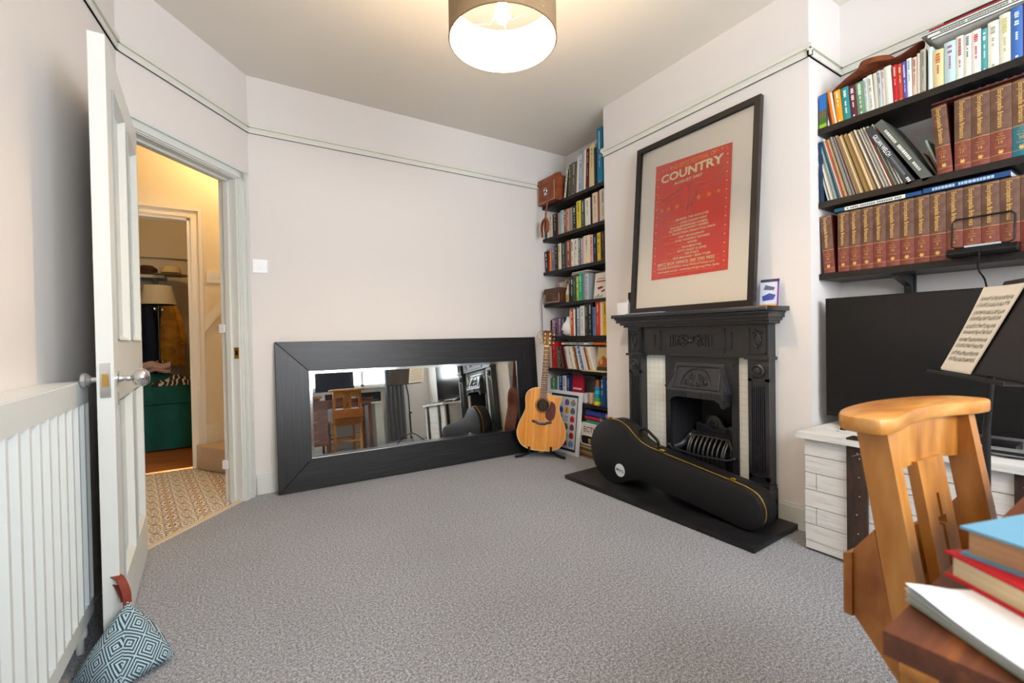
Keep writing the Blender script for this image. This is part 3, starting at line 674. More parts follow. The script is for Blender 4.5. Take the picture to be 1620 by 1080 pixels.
b.box(.0, .15, -.0009, 0, 0, .03, flat('#453a30')); b.prism([(.03, .05), (.06, .05), (.06, .085), (.045, .1), (.03, .085)], -.0012, 0, flat('#d9a060'), 'xz')
b.build('picture_book', None, (X0+.01, 2.71, .7225), (R(-6), 0, R(-90)), 'book with brown house photograph on its cover, sixth far shelf', 'book')
b = MB(); b.box(0, .13, 0, .01, 0, .19, flat('#c9c9c9')); b.prism([(.05, .02), (.11, .02), (.12, .09), (.09, .15), (.06, .12), (.07, .08), (.05, .06)], -.0008, 0, flat('#3a3b40'), 'xz'); b.box(.0, .13, -.0008, 0, .17, .19, flat('#8a8c90'))
b.build('picture_book', None, (2.615, 3.165, FARZ['E']+.001+.0), (R(-5), 0, R(-90)), 'grey photograph book standing behind the white pot, fifth far shelf', 'book')
# white round pot
wc = mat('white_ceramic', '#e8e9ea', .15, spec=.6)
pt = thing('ceramic_pot', 'round white ceramic pot with dark spout hole, fifth far shelf', 'pot', (2.56, 3.085, FARZ['E']+.0005))
MB().lathe([(.03, 0), (.06, .02), (.075, .06), (.065, .1), (.04, .13), (.03, .15), (.032, .17), (.026, .17), (.024, .15), (0, .14)], wc, 28).build('pot_body', pt)
MB().lathe([(.018, 0), (.018, .004), (.012, .005), (0, .003)], rubber, 16, TR(-.062, .02, .055) @ RZ(R(-18)) @ RY(R(-90))).build('spout_hole', pt)
# bottle figure next to brown case
fb = thing('ornament_bottle', 'white and brown figure-shaped bottle beside small brown leather case', 'bottle', (2.56, 3.085, FARZ['D']+.0005))
MB().lathe([(.028, 0), (.034, .02), (.032, .09), (.02, .13), (.014, .15), (.014, .16)], flat('#e6e2d8', .3), 20).build('bottle_body', fb)
MB().lathe([(.0145, .16), (.026, .17), (.03, .19), (.02, .21), (0, .215)], flat('#8a6a4a', .5), 20).build('bottle_head', fb)
MB().box(-.036, -.026, -.014, .010, .015, .065, flat('#d89a30'), .002).build('bottle_label', fb)

def leather_case(name, label, loc, sx, sy, sz, m, handle=True, clasp=True, strap=None, cat='bag'):
    L = thing(name, label, cat, loc)
    MB().box(0, sx, 0, sy, 0, sz, m, .012).build('bag_body', L)
    b = MB(); wl = flat('#c9b8a0')
    b.box(-.002, sx+.002, -.002, .0, sz*.78, sz*.80, wl) if 0 else None
    b.box(-.003, -.0005, .004, .008, .01, sz-.01, wl); b.box(-.003, -.0005, sy-.008, sy-.004, .01, sz-.01, wl); b.box(-.003, -.0005, .004, sy-.004, .008, .012, wl); b.build('stitching', L)
    MB().box(-.004, sx+.004, -.004, sy+.004, sz-.045, sz+.004, m, .008).build('lid', L)
    if handle: b = MB(); b.tube(spline([(sx*.4, sy*.05, sz), (sx*.4, sy*.08, sz+.03), (sx*.4, sy*.4, sz+.045), (sx*.4, sy*.62, sz+.03), (sx*.4, sy*.66, sz)], 5), .012, m, 8, flat=.5); b.build('handle', L)
    if clasp:
        b = MB(); b.box(-.008, -.002, sy*.42, sy*.58, sz*.3, sz*.42, chrome, .002); b.tube([(-.008, sy*.5+.018*cos(a), sz*.5+.024*sin(a)) for a in [2*pi*i/16 for i in range(16)]], .004, chrome, 6, True); b.build('clasp', L)
    return L
bag = leather_case('leather_bag', 'boxy tan leather camera bag on the topmost far shelf', (2.445, 3.125, FARZ['A']+.0005), .2, .25, .215, leather)
b = MB(); b.tube(spline([(-.012, .07, .07), (-.02, .08, 0), (-.03, .09, -.09), (-.03, .10, -.15)], 6), .013, strap_m, 6, flat=.35)
b.tube(spline([(-.03, .10, -.15), (-.03, .07, -.19), (-.03, .075, -.26), (-.03, .10, -.27), (-.03, .11, -.22), (-.03, .10, -.15)], 5), .016, strap_m, 6, flat=.35)
b.tube(spline([(-.03, .10, -.15), (-.03, .14, -.17), (-.03, .16, -.22), (-.03, .155, -.31)], 5), .014, strap_m, 6, flat=.35); b.build('hanging_strap', bag)
bag2 = leather_case('leather_case', 'small dark brown leather case on the fourth far shelf', (2.475, 3.12, FARZ['D']+.0005), .12, .215, .13, leather_d, handle=False, clasp=False, cat='case')
b = MB(); b.tube(spline([(-.0, .215, .115), (-.02, .235, .05), (-.02, .238, -.08), (-.02, .235, -.2), (-.02, .232, -.30)], 6), .006, leather_d, 6, flat=.5); b.build('hanging_strap', bag2)
# lowest far shelf and floor clutter
b = MB(); b.box(0, .14, 0, .02, 0, .225, flat('#a81c38')); b.box(.0, .14, -.0008, 0, 0, .05, flat('#2f7a80')); b.box(.015, .125, -.001, 0, .1, .115, flat('#e6c8d0'))
b.build('book', None, (2.545, 3.06, FARZ['G']+.001), (R(-4), 0, R(-90)), 'red and teal book shown face out behind the framed print', 'book')
bt = thing('craft_bottle', 'tall bottle of rainbow coloured stripes on the lowest far shelf', 'bottle', (2.545, 2.725, FARZ['G']+.0005))
for k, cc in enumerate(('#d8c23a', '#3aa860', '#2f8ac0', '#3ac0c8', '#2f8ac0')):
    MB().lathe([(.036-.003*k, .03*k), (.035-.003*k, .03*k+.029)], flat(cc, .25), 18).build('coloured_band', bt)
MB().lathe([(.02, .145), (.016, .17), (.016, .205), (.0, .207)], flat('#b0663a', .6), 16).build('cork', bt)
MB().box(0, .1, 0, .07, 0, .075, paper, .002).build('white_box', None, (2.53, 2.86, FARZ['G']+.0005), (0, 0, 0), 'small white carton on the lowest far shelf beside framed print', 'box')
MB().lathe([(.03, 0), (.034, .06), (.03, .09), (.0, .09)], flat('#c8a890', .4), 16).build('small_jar', None, (2.56, 2.81, FARZ['G']+.0005), (0, 0, 0), 'small pinkish jar beside the striped bottle, lowest far shelf', 'jar')
ys0, ys1 = 2.56, 2.86
cl = [('#2a3a8a', 'blue', .345, .385, 2.60, 2.83), ('#b0283a', 'red', .312, .344, 2.66, 2.84), ('#2f8a78', 'teal', .285, .3115, 2.57, 2.82)]
for hx, cn, z0, z1, a0, a1 in cl: flatbook('book', '%s book lying in the pile under the lowest far shelf' % cn, 2.5, 2.66, a0, a1, z0, z1, hx, 'books piled under the lowest far shelf')
bx = thing('lettered_box', 'white box with dark red capital letters under the lowest far shelf', 'box', (2.6, 2.70, .19))
MB((2.6, 2.70, .19)).box(2.47, 2.74, 2.545, 2.86, .19, .2845, flat('#d8d4ca'), .002).build('box_body', bx)
b = MB((2.6, 2.70, .19)); b.text('ECTHRO', .062, flat('#7a2a2e'), TR(2.4694, 2.70, .216) @ RZ(R(-90)) @ RX(R(90)), 'C', .01); b.build('lettering', bx)
mf = thing('magazine_rack', 'wire-rimmed rack of records on the floor under the far shelves', 'rack', (2.6, 2.70, 0.1))
b = MB((2.6, 2.70, .1)); b.box(2.48, 2.74, 2.56, 2.84, .1, .112, flat('#2c211c')); b.tube(spline([(2.47, 2.85, .11), (2.47, 2.86, .16), (2.47, 2.82, .186), (2.47, 2.58, .186)], 5), .005, flat('#d8d4cc'), 6); b.tube([(2.47, 2.85, .11), (2.47, 2.56, .11)], .005, flat('#d8d4cc'), 6); b.build('rack_frame', mf)
b = MB((2.6, 2.70, .1)); 
for k in range(6): b.box(2.49, 2.73, 2.57+.04*k, 2.59+.04*k, .112, .175-.004*k, flat(['#8a5a3a', '#c8b08a', '#5a3a2c', '#a88a6a', '#3a2c26', '#b89878'][k]))
b.build('magazines', mf)
for k in range(5): flatbook('magazine', '%s magazine, %s in the floor pile under the far shelves' % (['tan', 'brown', 'sand', 'olive', 'buff'][k], ['lowest', 'second up', 'third up', 'fourth up', 'topmost'][k]), 2.47+.004*(k % 2), 2.72, 2.55+.006*k, 2.88, .001+.0195*k, .0195+.0195*k, ['#8a6a4a', '#a08462', '#b89a74', '#7a6a4c', '#c0a880'][k], 'magazines on the floor', cat='magazine')

# --- near alcove: top shelf books
XN = 2.54
wb = ', top shelf'
rowT = [(.024, .155, '#e2e0dc', b_, 'white and black', -9), (.012, .155, '#5a1f22', None, 'thin oxblood', -9), (.013, .175, '#df7a22', None, 'tall orange', -8), (.010, .165, '#e8e2da', None, 'thin white', -8), (.032, .160, '#e59a20', '#f7ecd0', 'amber yellow', -5), (.036, .160, '#2d8a8c', '#dff0ee', 'teal', -4), (.034, .155, '#5a2a36', '#f0e0e4', 'maroon', -4), (.036, .155, '#6d8f72', '#dbe8da', 'sage green', -4), (.016, .165, '#c9d2d0', '#8a9494', 'pale grey', -4), (.026, .168, '#d9dccf', '#9a9a88', 'ivory', -4), (.016, .168, '#cdc4b4', None, 'beige', -3), (.018, .172, '#b9c4c2', '#7a6a88', 'grey-green', -3), (.014, .17, '#dcd2d0', '#a07a88', 'pale pink', -3), (.030, .175, '#dfe0d0', None, 'plain cream', -3), (.022, .168, '#b8202c', '#f0c8b0', 'red', -2), (.020, .165, '#c4452c', '#f0d0a0', 'vermilion', -2), (.016, .165, '#5a4f9c', '#d8d4f0', 'violet', -2), (.020, .17, '#dde4e6', '#8aa0a8', 'bluish white', -1), (.018, .165, '#d2b8a4', '#a04a3a', 'peach', 0), (.012, .175, '#c8c2b4', None, 'stone', 0), (.022, .185, '#a8a294', '#7a766c', 'taupe', 0)]
row(rowT, XN, 1.058, .676, 2.022, 'top shelf above television', 'books on the top shelf above the television', d=(.12, .15), seed=21)
rowT2 = [(.014, .18, '#cfe0dc', None, 'pale mint'), (.034, .155, '#d8c898', '#c05a3a', 'straw yellow'), (.036, .17, '#b8d0d0', '#a05a88', 'light aqua'), (.022, .175, '#dfe0d4', '#a03a3a', 'creamy white'), (.022, .17, '#dcdccc', '#5a6a7a', 'pale stone'), (.026, .172, '#e4dcd8', '#c03038', 'white and red'), (.018, .165, '#4f9a9c', '#dff0f0', 'sea green'), (.030, .178, '#e2e2d2', '#9a9a8a', 'warm white'), (.030, .19, '#dcdcc8', '#b8b060', 'pale yellow-white'), (.030, .195, '#3f6ab0', '#d0dcf0', 'bright blue'), (.010, .2, '#5a2a3a', None, 'wine', 0), (.012, .26, '#a23a34', None, 'brick', 0), (.018, .27, '#8a8474', None, 'khaki', 0), (.014, .27, '#d8b830', None, 'mustard', 0), (.02, .26, '#7a7a70', None, 'grey', 0), (.02, .25, '#dde0e0', '#4a5a8a', 'white', 0), (.03, .25, '#3a4a78', None, 'indigo', 0), (.03, .25, '#c8c4b8', None, 'putty', 0)]
row(rowT2, XN, .668, .24, 2.022, 'right half, top shelf above television', 'books on the right of the top shelf', d=(.12, .15), seed=22)
rowT3 = [(.028, .24, '#4a6a5a', None, 'forest green'), (.03, .235, '#d8d4c8', '#7a4a3a', 'parchment'), (.03, .225, '#7a3a3a', None, 'russet'), (.034, .23, '#3a5a7a', None, 'slate blue')]
row(rowT3, XN, .235, .10, 2.022, 'far right of top shelf', 'books far right on the top shelf', d=(.12, .15), seed=23)
# face-out guide book with a landscape cover at the left end
g_ = thing('guide_book', 'guide book with blue sky and hillside cover at left end of top shelf', 'book', (2.535, 1.083, 2.0235), (0, 0, R(-98)))
MB().box(0, .035, 0, .13, 0, .165, flat('#3c4a38'), .001).build('cover', g_)
b = MB(); b.box(.001, .034, -.0012, 0, .085, .163, flat('#2e6fc0')); b.prism([(.001, .02), (.034, .02), (.034, .075), (.025, .09), (.014, .082), (.001, .088)], -.0016, 0, flat('#6a6248'), 'xz'); b.box(.001, .034, -.002, 0, .0, .018, flat('#8fc030')); b.prism([(.001, .02), (.034, .02), (.034, .04), (.018, .055), (.001, .045)], -.0018, 0, flat('#4a6a2c'), 'xz'); b.build('cover_picture', g_, label='landscape photograph on the cover')
# flat books lying over the upper right row
lying = [('white', '#e0e0dc', 2.224, 2.236, .30, .655), ('off-white', '#d6d8d0', 2.2365, 2.256, .33, .668), ('pale grey', '#c8cac6', 2.2565, 2.268, .31, .69), ('red-edged', '#a8242a', 2.2685, 2.277, .32, .665), ('black', '#2a2622', 2.2775, 2.285, .33, .62)]
for i, (cn, hx, z0, z1, a0, a1) in enumerate(lying): flatbook('book', '%s flat book lying above the upright ones, top shelf above television' % cn, 2.53+.004*i, 2.70, a0, a1, z0, z1, hx, 'books lying on the top shelf row', tcol='#7a8078' if i == 1 else None)
# hat
def hat():
    L = thing('felt_hat', 'brown wide-brimmed felt hat lying on the top shelf books', 'hat', (2.66, .885, 2.195), (0, 0, 0))
    hm = mat('brown_felt', '#6e3418', .85, c2='#8a4a28', scale=(30, 30, 30), bump=.3, bscale=4)
    rim = spline([(-.10, .160, -.015), (-.13, .075, .022), (-.13, -.015, .045), (-.11, -.105, .030), (-.06, -.185, .075), (.04, -.145, .070), (.08, -.02, .100), (.06, .06, .095), (.02, .14, .030)], 6, True)
    n = len(rim)
    def brim(u_, v_):
        p = rim[int(round(u_*n)) % n]; q = (.060*p[0]/.13, .085*p[1]/.19, .032)
        an = math.atan2(p[1]/.19, p[0]/.12); q = (.060*cos(an), .085*sin(an), .034)
        return tuple(q[i]+(p[i]-q[i])*(v_ if i < 2 else v_**1.4) for i in range(3))
    MB().surf(brim, n, 8, hm, thick=.003).build('brim', L)
    def crown(u_, v_):
        a = 2*pi*u_; k = 1-.30*v_**2.2
        if v_ > .85: k *= (1-(v_-.85)/.15)
        dent = .020*(1 if v_ > .6 else 0)*math.exp(-((cos(a)*k)**2)*9)*((v_-.6)/.4 if v_ > .6 else 0)
        return (.060*k*cos(a), .085*k*sin(a), .03+.080*min(v_/.85, 1)-dent+.018*v_*sin(a))
    MB().surf(crown, 40, 12, hm).build('crown', L)
    b = MB(); b.tube([(.0605*cos(a), .0855*sin(a), .036) for a in [2*pi*i/36 for i in range(36)]], .004, strap_m, 6, True); b.build('hat_band', L)
hat()
# --- near alcove: records on the middle shelf
lpc = [('#b8b6a8', 'pale grey'), ('#98a098', 'sage grey'), ('#d8d2c4', 'cream'), ('#c8c2b8', 'off-white'), ('#a9a49a', 'stone'), ('#8aa09c', 'dusty teal'), ('#2f5f70', 'dark teal'), ('#d0ccc0', 'ivory'), ('#c4523a', 'rust red'), ('#dcd6c8', 'bone'), ('#b49a6a', 'ochre'), ('#6a4a38', 'brown'), ('#ddd2b4', 'light sand'), ('#8e8c86', 'mid grey'), ('#55565a', 'charcoal'), ('#9a9890', 'ash'), ('#6a2f28', 'brick brown'), ('#a88a58', 'tan'), ('#3f3a30', 'dark olive'), ('#c4a468', 'straw'), ('#d4b880', 'wheat'), ('#8a6a3c', 'caramel'), ('#b8945c', 'honey'), ('#d8c49a', 'buff'), ('#e0dccf', 'chalk white'), ('#9a8a76', 'taupe'), ('#6e4e30', 'walnut'), ('#c0b8a8', 'putty'), ('#c8cec8', 'silver grey'), ('#b82838', 'bright red'), ('#5a4a30', 'umber'), ('#d8dad2', 'cool white'), ('#3c4a3c', 'bottle green'), ('#e6e4dc', 'plain white'), ('#6a3a3a', 'plum brown')]
rr_ = random.Random(5)
lpc = lpc[:8]+[('#4a6a6e', 'petrol'), ('#e4e0d4', 'pearl')]+lpc[8:17]+[('#c8c0ae', 'linen'), ('#7a6a50', 'bronze'), ('#a07848', 'copper'), ('#e0d0a8', 'vanilla')]+lpc[17:24]+[('#b08c50', 'toffee'), ('#d8c8a0', 'flax'), ('#5c4c3c', 'cocoa'), ('#ccb484', 'biscuit')]+lpc[24:29]+[('#a8a49c', 'pewter'), ('#8c7c5c', 'khaki'), ('#dcdad4', 'porcelain')]+lpc[29:]+[('#c8d0cc', 'frost'), ('#b04a3c', 'thin brick')]
lps = [(rr_.uniform(.8, 1.3), rr_.uniform(.308, .320), hx, None, cn, -12.5-7.5*i/len(lpc)) for i, (hx, cn) in enumerate(lpc)]
row(lps, 2.532, 1.048, .748, 1.655, 'leaning on the middle shelf', 'records on the middle shelf', noun='record sleeve', d=(.24, .25), kind='sleeve', name='record_sleeve', seed=31, setback=.012)
def boxset(label, yb, w, h, ang, hexc, words, d=.235):
    L = thing('box_set', label, 'box set', (2.53, yb, 1.6555), (0, 0, 0)); L.rotation_euler = (0, 0, R(-90))
    L.matrix_world = TR(2.53, yb, 1.6555) @ RZ(R(-90)) @ RY(R(ang)) @ TR(-w, 0, 0)
    L.matrix_world = L.matrix_world
    MB().box(0, w, 0, d, 0, h, mat('box_'+hexc[1:], hexc, .5, bump=.1, bscale=60), .002).build('slipcase', L)
    b = MB()
    for t_, z_, ln_, sz_, hx in words: 
        if t_ == '#':
            zz = z_
            while zz > z_-ln_:
                g = random.uniform(.004, .009); b.box(w/2-sz_/2, w/2+sz_/2, -.0008, 0, zz-g, zz, flat(hx)); zz -= g+.003
        else: b.text(t_, sz_, flat(hx), TR(w/2-sz_*.36, -.0008, z_) @ RX(R(90)) @ RZ(R(-90)), 'L', .01, width=ln_)
    b.build('spine_lettering', L)
boxset('dark grey box set with white lettering, right of the record sleeves', .712, .030, .335, -27, '#34383c', [('GILLIAN WELCH', .285, .125, .024, '#f0f0f4'), ('#', .15, .10, .008, '#767c84'), ('#', .03, .018, .010, '#e0e0e0')])
boxset('grey-green box set, rightmost and tallest of the leaning ones', .655, .032, .355, -29, '#565a54', [('#', .30, .08, .010, '#d8d8d0'), ('#', .205, .09, .011, '#e6e6de'), ('#', .10, .05, .009, '#c8ccc8')])
for k, (cn, hx, yb, an, h) in enumerate([('dark', '#4a3f3c', .640, -24, .13), ('brown', '#6a4a40', .63, -20, .125), ('mint-edged', '#9ab8a8', .628, -17, .175), ('pale green', '#a8b8ac', .606, -14, .13), ('white', '#d8e0da', .604, -12, .16)]):
    o = MB().box(0, .007, 0, .13, 0, h, flat(hx)).build('disc_case', None, label='%s thin disc case leaning beside the encyclopedias, middle shelf' % cn, cat='disc case', group='disc cases on the middle shelf')
    o.matrix_world = TR(2.56, yb, 1.6557) @ RZ(R(-90)) @ RY(R(an)) @ TR(-.007, 0, 0)
ob = MB(); ob.box(0, .014, 0, .24, 0, .30, flat('#1c3558')); o = ob.build('record_sleeve', None, label='navy blue sleeve at the far left end of the leaning records', cat='record'); o.matrix_world = TR(2.532, 1.064, 1.6557) @ RZ(R(-90)) @ RY(R(-2.0)) @ TR(-.014, 0, 0)
# --- encyclopedias
eb_top = mat('encyclopedia_brown_leatherette', '#5a3d30', .34, c2='#6e5041', scale=(40, 40, 40), spec=.5)
eb_low = mat('encyclopedia_red_leatherette', '#6e3228', .34, c2='#7e4236', scale=(40, 40, 40), spec=.5)
eb_side = mat('encyclopedia_cover', '#5a2018', .4, spec=.5)
gold = mat('gold_foil', '#d8b068', .4, .35)
teal_l = mat('teal_label', '#146878', .4)
def encyclopedia(num, y, x, z, w, label, band=None, lean=0, group='encyclopedia volumes'):
    h, d = .287, .215
    L = thing('encyclopedia', label, 'book', (x, y, z+.0005), (0, 0, R(-90)), group)
    if lean: L.matrix_world = TR(x, y, z+.0005) @ RZ(R(-90)) @ RY(R(lean))
    def sp(z0, z1, m, e=0):
        n = 6; t = .004
        pts = [(0, .004)]+[(w*i/n, -.005*sin(pi*i/n)-e) for i in range(n+1)]+[(w, .004)]
        return MB().prism(pts, z0, z1, m)
    b = MB(); b.box(0, .003, .004, d, 0, h, eb_side); b.box(w-.003, w, .004, d, 0, h, eb_side); b.build('boards', L)
    sp(.113, h, eb_top).build('upper_spine', L, label='brown upper spine')
    sp(0, .113, band or eb_low).build('lower_spine', L, label='spine panel below the gold line')
    MB().box(.003, w-.003, .005, d-.006, .004, h-.004, pages_w).build('page_block', L)
    b = MB(); n = 6
    for zz, th in ((.113, .0016), (h-.008, .0012), (.022, .0012), (.105, .0008), (.099, .0006)):
        k = 1 if zz in (.113, h-.008, .022) else .6
        pts = [(w/2+(w*i/n-w/2)*k, -.005*sin(pi*i/n)-.0006) for i in range(n+1)]; pts += [(w/2+(w*i/n-w/2)*k, 0.0) for i in range(n, -1, -1)]
        b.prism(pts, zz, zz+th, gold)
    T_ = lambda xx, zz: TR(xx, -.0063, zz) @ RX(R(90))
    b.text('Encyclopædia Britannica', .021, gold, TR(w/2-.0075, -.0065, .274) @ RX(R(90)) @ RZ(R(-90)), 'L', .012, width=.148)
    b.text('The New', .006, gold, T_(w/2, .090), 'C'); 
    b.text(str(num), .015, gold, T_(w/2, .064), 'C', .01)
    b.box(w*.25, w*.75, -.0062, -.004, .083, .0838, gold); b.box(w*.3, w*.7, -.0062, -.004, .079, .0796, gold)
    b.box(w*.2, w*.8, -.0062, -.004, .054, .0546, gold); b.box(w*.25, w*.75, -.0062, -.004, .050, .0506, gold)
    # thistle mark
    b.prism([(w/2-.009, .036), (w/2-.004, .033), (w/2-.005, .043), (w/2, .037), (w/2+.005, .043), (w/2+.004, .033), (w/2+.009, .036), (w/2+.004, .026), (w/2-.004, .026)], -.0064, -.004, gold, 'xz')
    b.build('gilt_lettering', L)
    return L
yb_ = [1.068, .996, .941, .890, .838, .785, .731, .679, .627, .575, .522, .470, .418, .366, .314]
encyclopedia(15, 1.070, XN, 1.296, .049, 'brown encyclopedia volume fifteen, tilted at left end of the lowest shelf', lean=-3.2)
yy = 1.008
NW = ['', 'one', 'two', 'three', 'four', 'five', 'six', 'seven', 'eight', 'nine', 'ten', 'eleven', 'twelve', 'thirteen', 'fourteen', 'fifteen', 'sixteen', 'seventeen', 'eighteen', 'nineteen', 'twenty']
nums = [14, 13, 12, 11, 10, 9, 8, 7, 6, 5, 4, 3, 2, 1]
ws = [.0475, .0475, .0475, .0485, .0505, .0495, .051, .0515, .0515, .0515, .0515, .053, .05, .05]
for n_, w_ in zip(nums, ws):
    encyclopedia(n_, yy, XN, 1.296, w_-.001, 'brown encyclopedia volume %s, by the gold numeral on its spine, lowest shelf' % NW[n_]); yy -= w_
yy = .640
encyclopedia(16, yy, XN, 1.655, .047, 'brown encyclopedia volume sixteen, leftmost and tilted on the middle shelf', lean=-4); yy = .588
for n_, w_, bd in ((17, .050, None), (18, .053, None), (19, .058, None), (20, .05, teal_l)):
    encyclopedia(n_, yy, XN, 1.655, w_-.001, ('encyclopedia with teal lower label at right of the middle shelf' if bd else 'brown encyclopedia volume %s, by the gold numeral on its spine, middle shelf' % NW[n_]), bd); yy -= w_
flatbook('book', 'maroon atlas lying flat on the upright middle shelf encyclopedias', 2.525, 2.75, .36, .655, 1.9475, 1.956, '#5a2a26')
b = MB((2.6, .5, 1.957)); 
b.surf(lambda a, c: (2.535+.16*c, .62-.30*a, 1.957+.012*sin(pi*c)*(1+.5*sin(a*31)+.4*sin(a*17+c*9))+.004*abs(sin(a*40))), 60, 10, mat('crumpled_plastic', '#9aa4b0', .12, spec=.8), thick=.001)
b.build('plastic_wrapping', None, (2.6, .5, 1.957), (0, 0, 0), 'crumpled clear plastic wrapping lying on the atlas', 'plastic bag')
b = MB(); cm = flat('#1e4f6a')
b.box(2.53, 2.74, .69, 1.018, 1.5855, 1.588, cm); b.box(2.53, 2.74, .69, 1.018, 1.6045, 1.607, cm); b.box(2.53, 2.533, .69, .745, 1.5855, 1.607, flat('#1e4a78')); b.box(2.53, 2.533, .745, .975, 1.5855, 1.607, flat('#e0ddd2')); b.box(2.53, 2.533, .975, 1.018, 1.5855, 1.607, cm); b.box(2.533, 2.736, .694, 1.014, 1.588, 1.6045, pages_w)
a = .965
while a > .76: b.box(2.5292, 2.53, a-.006, a, 1.592, 1.600, flat('#6a7a8a')); a -= .0085 if int(a*1000) % 5 else .014
b.build('book', None, (0, 0, 0), (0, 0, 0), 'blue book with white spine band lying on the left encyclopedias, lowest shelf', 'book')
flatbook('book', 'long dark blue book lying on the encyclopedias at right, lowest shelf', 2.53, 2.74, .43, .686, 1.5855, 1.612, '#1c4470', tcol='#a8bccc')
# phone holder / wireless stand with cable
ps = thing('tablet_stand', 'black wire-framed stand on the lowest shelf before the encyclopedias', 'stand', (2.515, .50, 1.2965))
b = MB((2.515, .50, 1.2965)); b.prism([(2.47, 1.297), (2.538, 1.297), (2.538, 1.335), (2.49, 1.33), (2.465, 1.31)], .405, .6, blackplastic, 'xz', .003); b.build('stand_base', ps)
b = MB((2.515, .50, 1.2965)); b.tube([(2.512, .592, 1.345), (2.525, .592, 1.44), (2.526, .582, 1.453), (2.526, .428, 1.453), (2.525, .418, 1.44), (2.512, .418, 1.345), (2.51, .43, 1.335), (2.51, .58, 1.335)], .0035, blackplastic, 8, True); b.build('wire_frame', ps)
b = MB((2.515, .50, 1.2965)); b.box(2.488, 2.50, .45, .55, 1.331, 1.338, flat('#b0b8c0', .3), .001); b.build('silver_strip', ps)
b = MB((2.515, .50, 1.2965)); b.tube(spline([(2.468, .502, 1.315), (2.45, .50, 1.29), (2.46, .505, 1.24), (2.47, .49, 1.20), (2.53, .495, 1.165)], 6), .003, blackplastic, 6); b.build('power_cable', ps)

